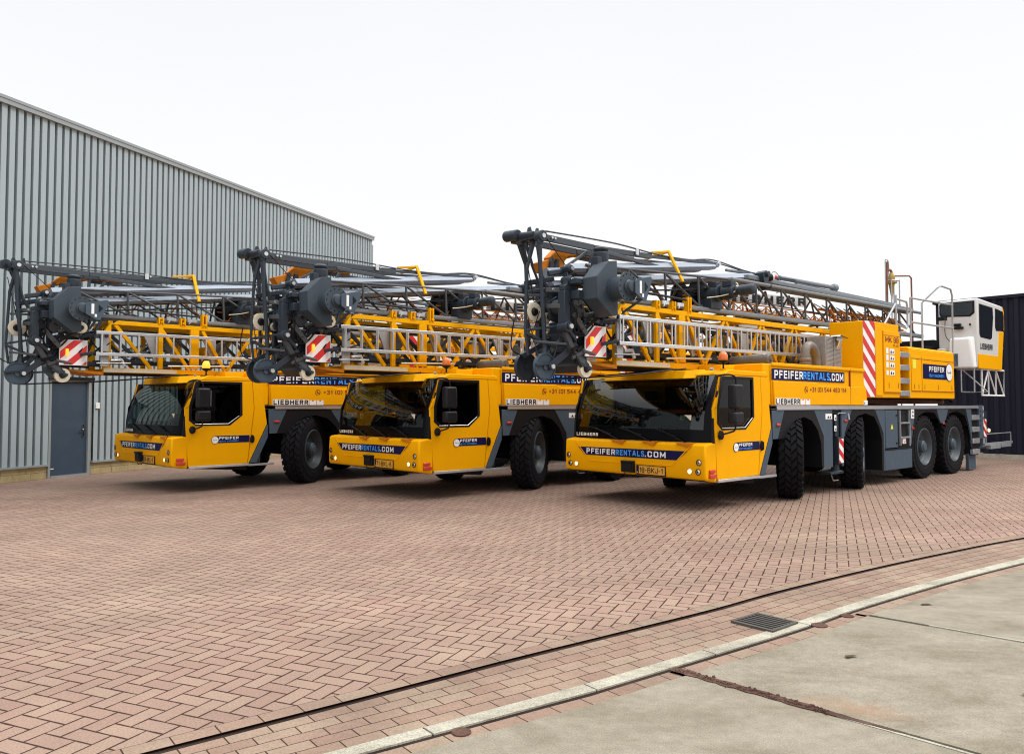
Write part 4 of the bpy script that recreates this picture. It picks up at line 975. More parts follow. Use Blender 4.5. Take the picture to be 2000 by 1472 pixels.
def muffler(root):
    m_ = MB(); m_.box(4.0, 4.66, .22, .60, 2.40, 3.0)
    for k in range(22): z = 2.44 + k * .0255; m_.box(4.04, 4.62, .212, .22, z, z + .012)
    for k in range(11):
        for j in range(8): m_.box(3.992, 4.0, .26 + j * .04, .275 + j * .04, 2.74 + k * .021, 2.75 + k * .021)
    m_.box(4.32, 4.345, .205, .215, 2.42, 2.98)
    mu = m_.build('muffler', 'steel', root, bev=.01)
    m_ = MB(); m_.path([(3.50, .38, 2.40), (3.50, .38, 2.62), (3.56, .38, 2.76), (3.68, .38, 2.80), (3.82, .38, 2.76), (3.92, .38, 2.64), (3.96, .38, 2.50), (3.96, .38, 2.38)], .085, 16, smooth=4)
    m_.lathe([(2.50, .10), (2.53, .11), (2.56, .10)], (3.50, .38, 0), 'z', 18); m_.lathe([(2.44, .105), (2.46, .105)], (3.5, .38, 0), 'z', 18)
    m_.build('exhaust_pipe', 'pipemetal', mu)
    m_ = MB(); m_.path([(4.5, .25, 2.78), (4.5, .20, 2.86), (4.44, .15, 2.95)], .06, 12); m_.prism([(4.28, 3.0), (4.60, 2.965), (4.61, 2.98), (4.29, 3.02)], .06, .24); m_.build('rain_flap', 'chrome', mu)

def crane_platform(root):
    # slewing ring and platform
    m_ = MB(); m_.lathe([(1.575, .85), (1.70, .85), (1.70, .80), (1.80, .80)], (8.2, 1.5, 0), 'z', 40); m_.box(5.6, 11.4, .7, 2.3, 1.70, 1.80)
    m_.build('slewing_ring', 'rust', root)
    for side in (0, 1):
        def Y(a, b): return (a, b) if side == 0 else (3.0 - b, 3.0 - a)
        f = (lambda y: y) if side == 0 else (lambda y: 3.0 - y)
        m_ = MB()
        pl = [(5.30, f(.08)), (5.66, f(0)), (6.86, f(0)), (6.86, f(.78)), (5.30, f(.78))]
        m_.prism(pl, 1.815, 3.38, 'z')
        cab = m_.build('machinery_cabinet', 'yellow', root, bev=.015)
        ya, yb = Y(-.018, 0)
        m_ = MB(); m_.box(5.66, 5.98, ya, yb, 1.86, 3.30); m_.build('cabinet_edge_panel', 'yellow', cab, bev=.008)
        m_ = MB(); m_.box(6.04, 6.84, *Y(-.03, 0), 1.92, 3.22); m_.build('cabinet_door', 'yellow', cab, bev=.01)
        m_ = MB(); m_.box(6.88, 7.37, *Y(.16, .78), 1.82, 2.93); m_.build('step_recess', 'orange', root, smooth=False)
        for z in (2.70, 2.42, 2.13, 1.86):
            m_ = MB(); m_.box(6.88, 7.37, *Y(-.02, .10), z, z + .115); m_.build('platform_step', 'alu', root, bev=.006)
        m_ = MB(); m_.box(7.40, 10.07, *Y(0, .80), 1.815, 2.90); m_.hexa([(7.40, Y(0, .8)[0], 2.90), (10.07, Y(0, .8)[0], 2.90), (10.07, Y(0, .8)[1], 2.90), (7.40, Y(0, .8)[1], 2.90), (7.42, Y(.05, .8)[0], 2.96), (10.03, Y(.05, .8)[0], 2.96), (10.03, Y(.05, .8)[1], 2.96), (7.42, Y(.05, .8)[1], 2.96)])
        hb = m_.build('engine_housing', 'yellow', root, bev=.015)
        for (a, b) in ((7.48, 8.03), (8.07, 10.0)):
            m_ = MB(); m_.box(a, b, *Y(-.015, 0), 1.97, 2.76); m_.build('housing_door', 'yellow', hb, bev=.008)
    for x in (6.25, 6.72): decal('door_slot', 'inkred', root, (x - .012, -.03, 2.02), SIDE_U, SIDE_V, .025, .11, SIDE_N, .003)
    for x in (7.62, 7.86, 8.2, 9.0, 9.85): decal('door_slot', 'inkred', root, (x - .012, -.015, 2.02), SIDE_U, SIDE_V, .025, .11, SIDE_N, .003)
    for (a, b, z) in ((6.04, 6.84, 3.12), (6.04, 6.84, 1.93),): m_ = MB(); m_.box(a, b, -.034, -.03, z, z + .008); m_.build('door_seam', 'inkred', root, smooth=False)
    for (a, b, z) in ((7.48, 8.03, 2.69), (8.07, 10.0, 2.69), (7.48, 8.03, 1.975), (8.07, 10.0, 1.975)): m_ = MB(); m_.box(a, b, -.02, -.015, z, z + .01); m_.build('door_seam', 'inkred', root, smooth=False)
    # warning stripes on the chamfered edge
    for k, (pa, pb, z0, z1) in enumerate((((5.30, .08), (5.66, 0.0), 1.83, 3.38), ((5.665, -.018), (5.98, -.018), 1.83, 1.86))):
        if k: continue
        u = (Vector((pb[0], pb[1], 0)) - Vector((pa[0], pa[1], 0))); w_ = u.length; u.normalize(); n = Vector((u.y, -u.x, 0))
        pn = decal('warning_panel', 'white', root, (pa[0], pa[1], z0), u, (0, 0, 1), w_, z1 - z0, n, .004)
        m2 = MB()
        for p in stripes(w_, z1 - z0, -1.15, .17, .05): m2.add([Vector((pa[0], pa[1], z0)) + u * q[0] + Vector((0, 0, 1)) * q[1] + n * .008 for q in p], [tuple(range(len(p)))])
        m2.build('warning_stripes', 'red', pn, smooth=False)
    m_ = MB(); text(m_, 'MK 88', (6.10, -.03, 2.98), SIDE_U, SIDE_V, .66, .12, SIDE_N, .004, off=.13); m_.build('model_lettering', 'inkred', root, smooth=False); m_ = MB(); text(m_, 'PLUS', (6.50, -.03, 2.90), SIDE_U, SIDE_V, .26, .05, SIDE_N, .004, off=.14)
    m_.build('model_lettering', 'inkred', root, smooth=False)
    for k, z in enumerate((2.74, 2.60, 2.45, 2.29)):
        s_ = decal('sticker', 'white', root, (6.30, -.03, z), SIDE_U, SIDE_V, .24, .11, SIDE_N, .004)
        m2 = MB(); m2.add([(6.33, -.038, z + .02), (6.41, -.038, z + .02), (6.37, -.038, z + .09)], [(0, 1, 2)]); m2.add([(6.45, -.038, z + .02), (6.49, -.038, z + .02), (6.49, -.038, z + .06), (6.45, -.038, z + .06)], [(0, 1, 2, 3)]); m2.build('sticker_mark', 'black', s_, smooth=False)
        decal('sticker', 'white', root, (6.12, -.03, z), SIDE_U, SIDE_V, .12, .12 if k < 3 else .10, SIDE_N, .004)
    decal('sticker', 'signyellow', root, (7.52, -.015, 2.48), SIDE_U, SIDE_V, .20, .20, SIDE_N, .004)
    badge(root, 9.68, 2.44, .215, 8.10, 2.26, 2.60, -.015, 'R')
    # turret behind the engine housings carrying the boom
    m_ = MB(); m_.box(9.0, 11.2, .95, 2.05, 1.80, 3.0); m_.box(10.1, 11.3, .5, 2.5, 1.8, 2.2); m_.tube((10.2, .1, 2.1), (10.2, .4, 2.1), .08, 14)
    m_.build('turret', 'frame', root, bev=.02)
    # handrails
    m_ = MB(); r_ = .022
    m_.path([(6.90, .06, 3.25), (6.90, .06, 4.05)], r_); m_.path([(6.90, .06, 3.97), (7.45, .06, 3.95), (7.5, .06, 3.85), (7.5, .06, 3.42), (7.42, .06, 3.36), (6.95, .06, 3.42)], r_, smooth=0)
    m_.path([(6.3, .06, 3.38), (6.88, .06, 3.86)], r_)
    m_.path([(7.66, .06, 2.96), (7.67, .06, 4.06), (10.2, .06, 4.12)], r_); m_.path([(7.66, .06, 3.52), (10.2, .06, 3.55)], r_)
    m_.path([(10.2, .06, 2.95), (10.22, .06, 4.35), (10.12, .06, 4.50), (9.5, .06, 4.52), (9.3, .06, 4.46), (9.1, .35, 4.1), (9.1, .35, 3.0)], r_)
    m_.build('handrail', 'galv', root)
    # operator cab
    y0, y1 = -.12, .80; xa, xb = 11.4, 13.25
    m_ = MB()
    body = [(xa, 2.62), (xb - .05, 2.62), (xb + .02, 3.0), (xb + .2, 3.70), (xb + .2, 4.24), (xb + .1, 4.34), (xa + .1, 4.40), (xa, 4.38)]
    m_.prism(body, y0, y1); cab = m_.build('operator_cab', 'cabwhite', root, bev=.04, seg=3)
    # front face window
    m_ = MB(); m_.prism([(y0 + .06, 4.33), (y1 - .08, 4.33), (y1 - .03, 4.28), (y1 - .03, 4.02), (y1 - .08, 3.97), (y0 + .16, 3.93), (y0 + .06, 4.02)], xa - .014, xa + .01, 'x'); m_.build('window_frame', 'black', cab, bev=.01)
    m_ = MB(); m_.prism([(y0 + .10, 4.30), (y1 - .11, 4.30), (y1 - .07, 4.26), (y1 - .07, 4.04), (y1 - .11, 4.0), (y0 + .19, 3.965), (y0 + .10, 4.04)], xa - .02, xa - .012, 'x'); m_.build('window_pane', 'opglass', cab, smooth=False)
    for pts, nm in (([(xa + .12, 4.26), (xa + 1.15, 4.24), (xa + 1.18, 3.98), (xa + 1.05, 3.42), (xa + .95, 3.38), (xa + .2, 3.40), (xa + .12, 3.48)], 'door_window'),
                    ([(xa + 1.36, 4.24), (xb + .12, 4.20), (xb + .19, 4.08), (xb + .17, 3.66), (xa + 1.40, 3.64), (xa + 1.34, 3.74)], 'side_window')):
        m_ = MB(); m_.prism(pts, y0 - .012, y0 + .01); m_.build('window_frame', 'black', cab, bev=.012)
        cx = sum(p[0] for p in pts) / len(pts); cz = sum(p[1] for p in pts) / len(pts)
        m_ = MB(); m_.prism([(cx + (p[0] - cx) * .93, cz + (p[1] - cz) * .94) for p in pts], y0 - .016, y0 - .010); m_.build('window_pane', 'opglass', cab, smooth=False)
    m_ = MB(); m_.prism([(xa + .01, 2.60), (xb - .04, 2.60), (xb + .01, 2.92), (xb + .17, 3.64), (xa + 1.62, 3.64), (xa + 1.52, 2.97), (xa + .01, 2.97)], y0 - .008, y0 + .02); m_.build('yellow_band', 'yellow', cab, bev=.01)
    m_ = MB(); m_.prism([(xb + .18, 3.68), (xb + .23, 3.68), (xb + .23, 4.2), (xb + .14, 4.32), (xb + .1, 4.32)], y0 - .004, y1); m_.build('rear_yellow_panel', 'yellow', cab, bev=.01)
    m_ = MB(); text(m_, 'LIEBHERR', (xa + .16, y0, 3.10), SIDE_U, SIDE_V, .92, .15, SIDE_N, .012, off=.21); m_.build('cab_lettering', 'black', cab, smooth=False)
    m_ = MB(); m_.hexa([(xa - .22, y0 + .04, 2.60), (xa, y0 + .02, 2.60), (xa, .52, 2.60), (xa - .22, .52, 2.60), (xa - .18, y0 + .12, 3.38), (xa, y0 + .06, 3.42), (xa, .50, 3.42), (xa - .18, .48, 3.38)])
    ac = m_.build('air_conditioner', 'white', cab, bev=.05, seg=3)
    m_ = MB()
    for k in range(8): m_.box(xa - .235, xa - .205, .28 + k * .028, .292 + k * .028, 2.66, 2.98)
    m_.build('cooling_slots', 'panel', cab, smooth=False)
    m_ = MB(); m_.box(xa - .10, xa, .25, .42, 3.70, 3.76); m_.box(xa - .08, xa, .20, .40, 3.62, 3.68); m_.box(xa - .05, xa, y0 + .15, y0 + .18, 3.70, 3.75); m_.box(xa - .3, xa - .1, .55, .75, 3.86, 3.95)
    m_.path([(xa - .1, .6, 3.86), (xa - .06, .62, 3.5), (xa - .08, .5, 3.3), (xa - .1, .42, 3.2)], .01, 6, smooth=3); m_.build('floodlight', 'black', cab, bev=.01)
    m_ = MB(); m_.box(xa - .35, xa - .05, .55, .72, 3.02, 3.12); m_.build('lamp_box', 'cream', cab, bev=.02)
    m_ = MB(); m_.tube((xb + .25, .1, 3.56), (xb + .45, .1, 3.56), .015, 8); m_.lathe([(3.46, .06), (3.5, .09), (3.60, .09), (3.64, .05), (3.645, .001)], (xb + .5, .1, 0), 'z', 16); m_.build('cab_beacon', 'amberlit', cab)
    m_ = MB(); m_.tube((xb + .2, .1, 3.2), (xb + .9, .1, 3.25), .015, 8); m_.box(xb + .25, xb + .4, .05, .15, 3.1, 3.3); m_.build('camera_bracket', 'panel', cab)
    # basket / walkway frame
    m_ = MB(); b0, b1 = 11.85, 13.6; zz0, zz1 = 1.92, 2.60; r_ = .025
    for y in (-.05,):
        m_.path([(b0, y, zz1), (b0, y, zz0), (b1, y, zz0), (b1, y, zz1), (b0, y, zz1)], r_, 6)
        for (x_, w__) in ((.27, .27), (.27, 0.0), (.27, .62), (.64, .64), (.64, .98)):
            pass
        m_.path([(b0, y, zz0), (b0 + .5, y, zz1), (b0 + .5, y, zz0)], r_ * .8, 6); m_.path([(b0 + .5, y, zz1), (b0 + 1.1, y, zz0), (b0 + 1.1, y, zz1), (b1, y, zz0)], r_ * .8, 6)
    m_.build('walkway_frame', 'white', root)
    m_ = MB(); m_.path([(11.3, .25, 2.6), (11.3, .25, 2.0), (11.3, -.05, 2.0), (11.3, -.05, 2.6)], .02, 6); m_.path([(11.3, .25, 2.0), (11.8, .1, 2.0), (11.8, -.2, 2.0), (11.3, .25, 2.6)], .016, 6); m_.build('ladder_frame', 'galv', root)
    m_ = MB(); m_.box(11.5, 13.0, .95, 2.1, 1.7, 3.4); m_.box(10.9, 11.6, .95, 2.1, 1.7, 3.2); m_.tube((11.0, .4, 1.75), (11.9, .6, 2.6), .05); m_.build('tower_base', 'frame', root, bev=.02)
glass('opglass_', (0.3, 0.32, 0.35))
mat('opglass', (0.012, 0.016, 0.022), 0.06, coat=0.6, spec=0.7)

def crane_boom(root):
    CY = 1.5
    nf = [(1.02, 1), (1.98, -1)]
    # yellow support truss
    m_ = MB()
    for (y, s_) in nf:
        a, b = (y, y + .09) if s_ > 0 else (y - .09, y)
        m_.hexa([(-1.05, a, 3.185), (9.6, a, 3.205), (9.6, b, 3.205), (-1.05, b, 3.185), (-.95, a, 3.265), (9.6, a, 3.315), (9.6, b, 3.315), (-.95, b, 3.265)])
        m_.hexa([(-1.20, a, 2.275), (9.6, a, 2.275), (9.6, b, 2.275), (-1.20, b, 2.275), (-1.20, a, 2.365), (9.6, a, 2.39), (9.6, b, 2.39), (-1.20, b, 2.365)])
        m_.prism([(-1.20, 2.36), (-1.07, 2.36), (-1.07, 3.20), (-1.05, 3.26), (-1.20, 3.04)], a, b)
    for x in (-1.1, .52, 2.5, 4.9, 7.3): m_.box(x, x + .08, 1.11, 1.89, 2.29, 2.36); m_.box(x, x + .08, 1.11, 1.89, 3.19, 3.26)
    m_.build('support_truss', 'boomyellow', root, bev=.010)
    # braces, each a part
    for (y, s_) in nf:
        yc = y + s_ * .035
        segs = [((-1.0, 3.19), (-.33, 2.37)), ((-.16, 3.19), (.41, 2.38)), ((.68, 3.19), (1.17, 2.38)), ((1.81, 3.19), (1.21, 2.38)), ((1.87, 3.19), (2.46, 2.38)), ((3.06, 3.19), (2.52, 2.38)), ((3.13, 3.19), (3.72, 2.38)),
                ((4.27, 3.20), (3.80, 2.38)), ((4.38, 3.2), (4.98, 2.38)), ((5.53, 3.2), (5.05, 2.38)), ((5.6, 3.2), (6.2, 2.38)), ((6.8, 3.2), (6.25, 2.38)), ((6.9, 3.2), (7.5, 2.38)), ((8.1, 3.2), (7.55, 2.38)), ((8.2, 3.2), (8.8, 2.38))]
        for (a, b) in segs:
            q = MB(); q.bar((a[0], yc, a[1]), (b[0], yc, b[1]), .05, .065); q.build('brace', 'boomyellow', root, bev=.006)
        q = MB(); q.box(.43, .61, y if s_ > 0 else y - .07, y + .07 if s_ > 0 else y, 2.39, 3.19); q.build('post', 'boomyellow', root, bev=.008); q = MB(); q.box(-.20, -.11, y if s_ > 0 else y - .06, y + .06 if s_ > 0 else y, 2.37, 3.19)
        q.build('post', 'boomyellow', root, bev=.008)
    # reflective grey stripes on the lower chord
    decal('reflector_strip', 'cream', root, (-1.19, 1.02, 2.285), SIDE_U, SIDE_V, 1.35, .07, SIDE_N, .003)
    # brackets on the top chord
    for (x, z) in ((-.21, 3.39), (.22, 3.41), (.66, 3.52)):
        q = MB(); q.box(x, x + .03, 1.0, 1.12, 3.26, z); q.box(x + .075, x + .105, 1.0, 1.12, 3.26, z); q.box(x, x + .105, 1.04, 1.12, z - .04, z); q.tube((x + .05, .98, 3.30), (x + .05, 1.0, 3.30), .02, 8)
        q.build('top_bracket', 'boomyellow', root, bev=.006)
    for x in (-.05, .36):
        q = MB(); q.box(x, x + .18, 1.0, 1.05, 3.34, 3.40); q.bar((x + .02, 1.0, 3.30), (x + .10, 1.0, 3.39), .02); q.build('clamp', 'alu', root)
    # tray and rusty lower deck
    q = MB(); q.hexa([(-1.9, 1.1, 2.30), (-1.2, 1.0, 2.22), (-1.2, 2.0, 2.22), (-1.9, 1.9, 2.30), (-1.9, 1.1, 2.33), (-1.2, 1.0, 2.28), (-1.2, 2.0, 2.28), (-1.9, 1.9, 2.33)]); 
    q.build('lower_tray', 'rustyellow', root, bev=.006); q = MB(); q.box(.95, 1.6, .55, 1.0, 2.24, 2.34)
    q.build('tank_bracket', 'boomyellow', root, bev=.006)
    q = MB(); q.box(-1.2, 9.3, 1.12, 1.88, 2.245, 2.27); q.build('floor_plate', 'frame', root)
    # inner dark lattice mast folded inside
    q = MB(); rr = random.Random(11)
    for y in (1.22, 1.78):
        for z in (2.50, 3.08): q.box(-1.15, 9.4, y - .035, y + .035, z - .035, z + .035)
        x = -1.1; k = 0
        while x < 9:
            q.bar((x, y, 2.52 if k % 2 else 3.06), (x + .62, y, 3.06 if k % 2 else 2.52), .045, .06); x += .62; k += 1
    for k in range(14): q.bar((-.9 + k * .72, 1.22, 2.5), (-.55 + k * .72, 1.78, 2.5), .04)
    q.build('inner_mast', 'grey', root, bev=0)
    q = MB()
    for k in range(46):
        q = MB(); x = rr.uniform(-.9, 8.8); z = rr.uniform(2.42, 2.75); y = rr.uniform(1.3, 1.72); q.bar((x, y, z), (x + rr.uniform(.1, .5), y + rr.uniform(-.1, .1), z + rr.uniform(-.12, .3)), rr.uniform(.02, .06)); q.build('mast_strut', 'tube', root, bev=0)
    for k in range(8): q = MB(); x = .2 + k * 1.05; q.lathe([(1.40, .13), (1.60, .13)], (x, 0, 2.85), n=16); q.build('mast_roller', 'tube', root)
    for k in range(9):
        q = MB(); x = .9 + k * .95 + rr.uniform(-.1, .1); q.box(x, x + rr.uniform(.12, .3), 1.3, 1.55, 2.62, 2.62 + rr.uniform(.15, .35)); q.bar((x, 1.6, 2.45), (x + .5, 1.6, 3.0), .05); q.build('mast_fitting', 'boomyellow', root, bev=.01)
    for x in (-.45, .72, 2.4): q = MB(); q.prism([(x, 3.02), (x + .28, 3.02), (x + .28, 2.52), (x + .2, 2.5), (x + .12, 2.75)], 1.10, 1.15); q.build('mounting_plate', 'galv', root, bev=.01)
    for z0, z1 in ((2.66, 3.0), (2.38, 2.60)): q = MB(); q.box(-1.28, -1.13, .93, .97, z0, z1); q.build('mounting_plate', 'galv', root, bev=.01)
    # stowed rods
    q = MB(); q.tube((-1.35, .93, 2.44), (-.75, .93, 2.46), .014, 8); q.build('stowed_rod', 'alu', root); q = MB(); q.tube((-.05, .93, 2.43), (1.22, .93, 2.47), .016, 8); q.build('stowed_rod', 'alu', root); q = MB(); q.path([(-1.1, .95, 2.5), (-.9, .95, 2.52), (-.85, .95, 2.4)], .03, 8); q.build('stowed_rod', 'alu', root)
    # ladders
    for n_, (y, dz) in enumerate(((.77, 0), (.87, .006))):
        q = MB()
        for (za, zb) in ((3.0, 3.055), (2.60, 2.665)):
            q.hexa([(-1.41, y, za - .028 + dz), (4.82, y, zb - .028 + dz), (4.82, y + .028, zb - .028 + dz), (-1.41, y + .028, za - .028 + dz), (-1.41, y, za + .028 + dz), (4.82, y, zb + .028 + dz), (4.82, y + .028, zb + .028 + dz), (-1.41, y + .028, za + .028 + dz)])
        x = -1.31 + n_ * .04
        while x < 4.75:
            zz = (x + 1.41) / 6.23 * .055; q.bar((x, y + .014, 2.62 + zz), (x, y + .014, 2.98 + zz), .026); x += .327
        lad = q.build('stowed_ladder', 'alu', root, bev=.005)
        if n_ == 0:
            
            for z in (2.965, 2.565): q = MB(); q.box(-1.445, -1.41, .765, .80, z, z + .065); q.build('end_cap', 'black', lad)
    for z in (2.62, 2.95): 
        q = MB(); q.bar((-1.42, .80, z), (-1.62, 1.0, z - .04), .06, .05); q.build('ladder_bracket', 'grey', root, bev=.006); q = MB(); q.bar((-1.2, .86, z), (-1.15, 1.02, z), .05); q.build('ladder_bracket', 'grey', root, bev=.006)
    # upper lattice jib
    yn, yf = 1.14, 1.86
    q = MB()
    for y in (yn, yf):
        q.hexa([(-1.55, y - .05, 3.30), (11.2, y - .05, 3.43), (11.2, y + .05, 3.43), (-1.55, y + .05, 3.30), (-1.55, y - .05, 3.375), (11.2, y - .05, 3.53), (11.2, y + .05, 3.53), (-1.55, y + .05, 3.375)])
    q.build('jib_chord', 'tube', root, bev=.02)
    q = MB()
    for y, dz_ in ((yn, 0), (1.48, .03)): q.tube((2.2, y, 4.02 + dz_), (11.2, y, 4.10 + dz_), .038, 12)
    q.box(3.0, 11.0, 1.25, 1.70, 4.12, 4.22); q.build('jib_top_tube', 'tube', root, bev=.02)
    q = MB()
    for k in range(13):
        xb_ = -2.6 + .955 * k if False else -1.7 + .955 * k + .02
        for (y, r_) in ((yn, .022), (yf, .02)):
            zb_ = 3.40 + .0115 * xb_
            zt = 4.0 if xb_ > 2.2 else 3.80 + (xb_ + 1.7) * .05
            yt = y if y == yn else 1.5
            q.tube((xb_, y, zb_), (xb_ - .03, yt, zt), r_, 8)
            q.tube((xb_ + .955, y, zb_ + .01), (xb_ - .02, yt, zt), r_, 8)
    for k in range(12):
        x = -1.6 + .955 * k; q.tube((x, yn, 3.42 + .0115 * x), (x + .5, yf, 3.42 + .0115 * x), .018, 6); q.tube((x + .5, yf, 3.42 + .0115 * x), (x + .95, yn, 3.42 + .0115 * x), .018, 6)
    
    for y in (yn, 1.5): q.tube((-1.75, y, 3.80), (2.25, y, 4.01), .022, 8)
    for k in range(12):
        x = 6.8 + .37 * k; q.tube((x, yf, 4.03), (x + .18, yn + .3, 3.72), .012, 6); q.tube((x + .18, yn + .3, 3.72), (x + .37, yf, 4.03), .012, 6)
    q.build('jib_lattice', 'lattice', root, bev=0)
    # ropes running through the jib
    q = MB()
    for (ya, za, yb_, zb_) in ((1.2, 3.78, 1.3, 3.62), (1.25, 3.70, 1.4, 3.70), (1.3, 3.62, 1.35, 3.74), (1.42, 3.86, 1.5, 3.66), (1.55, 3.58, 1.5, 3.60)):
        q.tube((-1.4, ya, za), (9.0, yb_, zb_), .006, 5)
    q.path([(-.6, 1.02, 3.49), (.6, 1.0, 3.46)], .02, 6)
    q.build('ropes', 'black', root)
    # orange trolley lattice inside jib
    q = MB()
    for y in (1.38, 1.62): q.tube((1.2, y, 3.47), (10.8, y, 3.60), .014, 6)
    q.tube((1.2, 1.5, 3.66), (6.6, 1.5, 3.72), .014, 6); q.tube((6.6, 1.5, 3.80), (10.8, 1.5, 3.86), .016, 6)
    x = 1.4; ro = random.Random(2)
    while x < 10.4:
        zt_ = 3.67 + (x > 6.6) * .13
        for y in (1.38, 1.62): q.tube((x, y, 3.49), (x + .17, 1.5, zt_), .011, 5); q.tube((x + .17, 1.5, zt_), (x + .34, y, 3.49), .011, 5)
        x += .34 + ro.uniform(0, .12)
    for k in range(7): x = 6.7 + k * .58; q.path([(x, 1.3, 3.6), (x + .15, 1.5, 3.86), (x + .35, 1.6, 3.72), (x + .5, 1.4, 3.62)], .026, 6, smooth=3)
    q.tube((6.7, 1.7, 3.88), (10.8, 1.7, 3.94), .03, 8)
    x = 1.0
    while x > -1.2: q.tube((x, 1.7, 3.50), (x - .5, 1.7, 3.85), .014, 6); q.tube((x - .5, 1.7, 3.85), (x - .75, 1.7, 3.50), .014, 6); x -= .75
    q.build('orange_lattice', 'orange', root)
    # name board
    o_ = Vector((2.95, 1.93, 3.74)); u = Vector((3.7, 0, .205)); wd = u.length; u.normalize(); v = Vector((0, 0, 1))
    q = MB(); q.hexa([o_, o_ + u * wd, o_ + u * wd + Vector((0, .02, 0)), o_ + Vector((0, .02, 0)), o_ + v * .225, o_ + u * wd + v * .225, o_ + u * wd + Vector((0, .02, .225)), o_ + Vector((0, .02, .225))])
    nb = q.build('name_board', 'white', root, smooth=False)
    q = MB(); text(q, 'LIEBHERR', o_ + u * .12 + v * .025, u, v, wd - .24, .175, SIDE_N, .005, off=.26); q.build('board_lettering', 'grey', nb, smooth=False)
    # long cylinder and beams on top
    q = MB(); q.tube((4.6, 1.5, 4.35), (7.0, 1.5, 4.39), .05, 12); q.lathe([(6.95, .03), (6.98, .075), (7.04, .095), (7.10, .095), (7.15, .06), (7.16, .001)], (0, 1.5, 4.39), 'x', 16)
    q.tube((2.6, 1.5, 4.28), (5.0, 1.5, 4.36), .028, 10); q.box(5.2, 10.6, 1.42, 1.58, 4.23, 4.30); q.tube((5.0, 1.62, 4.29), (10.6, 1.62, 4.30), .03, 10)
    q.build('luffing_cylinder', 'tube', root)
    for (a, b, nm) in (((-2.05, 1.20, 3.73), (2.05, 1.44, 4.29), 'upper_strut'), ((-1.95, 1.22, 3.545), (3.40, 1.44, 4.24), 'lower_strut')):
        for yy in (0, .5):
            q = MB(); A, B = Vector(a) + Vector((0, yy, 0)), Vector(b) + Vector((0, yy * .7, 0)); d = (B - A).normalized(); s2 = Vector((0, 1, 0)); up = s2.cross(d) * -1
            sec = [(-.045, -.075), (.08, -.075), (.08, .02), (.04, .06), (-.02, .06), (-.095, -.025)]
            vs = [P + s2 * c_[0] + up * c_[1] for P in (A, B) for c_ in sec]; n = 6
            q.add(vs, [tuple(range(n)), tuple(range(2 * n - 1, n - 1, -1))] + [(i, (i + 1) % n, n + (i + 1) % n, n + i) for i in range(n)])
            q.box(B.x - .03, B.x + .09, B.y - .03, B.y + .03, B.z - .05, B.z + .05); q.tube((B.x + .05, B.y - .10, B.z), (B.x + .05, B.y + .06, B.z), .035, 12)
            q.build(nm, 'beam', root, smooth=False)
    q = MB(); q.bar((-2.0, 1.27, 3.62), (3.3, 1.47, 4.15), .03, .04); q.bar((-1.3, 1.02, 3.42), (3.2, 1.3, 3.98), .05, .025); q.build('strut_guide', 'black', root)
    # top chords
    q = MB()
    for y0_ in (1.33, 1.72):
        pts = [(-2.55, y0_, 4.15), (-1.38, y0_, 4.14), (.10, y0_ + .03, 4.20), (2.1, y0_ + .08, 4.33)]
        q.bar(pts[0], pts[1], .05, .10); q.bar(pts[1], pts[2], .07, .085); q.bar(pts[2], pts[3], .05, .05)
        q.tube((-2.55, y0_ - .05, 4.15), (-2.55, y0_ + .05, 4.15), .075, 16)
    q.bar((-1.25, 1.2, 4.07), (.35, 1.3, 4.02), .05, .06); q.bar((-1.25, 1.8, 4.07), (.35, 1.7, 4.02), .05, .06)
    q.bar((-1.45, 1.4, 4.08), (-1.9, 1.4, 3.80), .04); q.bar((-1.35, 1.4, 4.05), (-1.38, 1.4, 3.75), .05); q.bar((-1.1, 1.35, 4.02), (-1.25, 1.35, 3.78), .05)
    tc_ = q.build('tie_chord', 'beam2', root, bev=.006)
    for (x, y, z, r_) in ((-2.33, 1.30, 4.155, .018), (-2.27, 1.30, 4.155, .018), (-.28, 1.30, 4.22, .018), (-2.55, 1.255, 4.15, .035), (2.12, 1.35, 4.33, .035)):
        q = MB(); q.tube((x, y, z), (x, y - .03, z), r_, 10); q.build('bolt', 'alu', tc_)
    q = MB(); q.box(-.38, -.31, 1.28, 1.30, 4.16, 4.27); q.build('link_plate', 'alu', tc_)
    q = MB(); q.path([(-2.45, 1.30, 4.24), (-1.6, 1.30, 4.265), (-.8, 1.30, 4.275), (0.2, 1.33, 4.25), (1.2, 1.38, 4.29), (2.1, 1.44, 4.40), (3.4, 1.45, 4.32), (5.2, 1.45, 4.36)], .013, 6, smooth=5)
    q.path([(-2.45, 1.62, 4.24), (-.8, 1.62, 4.27), (1.2, 1.6, 4.30), (2.1, 1.55, 4.40), (3.4, 1.5, 4.31)], .012, 6, smooth=5); q.build('hoist_rope', 'grey', root)
    # yellow hoop over the struts
    q = MB(); q.path([(.62, 1.40, 4.35), (.61, 1.08, 3.79)], .001, 4)
    q = MB(); q.bar((.62, 1.38, 4.37), (.62, 1.08, 3.79), .035, .06, up=(1, 0, 0)); q.bar((.64, 1.38, 4.36), (.20, 1.42, 4.29), .045, .035); q.bar((.62, 1.40, 4.36), (.62, 1.9, 4.3), .035, .05); q.build('strut_retainer', 'boomyellow', root, bev=.005)
    # orange head on the far side
    q = MB(); q.prism([(-1.86, 4.00), (-1.62, 4.22), (-1.12, 4.23), (-.6, 4.18), (-.6, 4.10), (-1.18, 4.11), (-1.42, 4.07), (-1.52, 3.98), (-1.52, 3.78), (-1.64, 3.78), (-1.66, 3.98), (-1.78, 3.93)], 1.82, 1.98)
    q.prism([(-2.14, 3.88), (-1.90, 3.96), (-1.84, 3.92), (-1.88, 3.76), (-2.06, 3.74)], 1.80, 1.99); q.bar((-1.62, 1.9, 4.0), (-1.2, 1.9, 4.12), .03, .03)
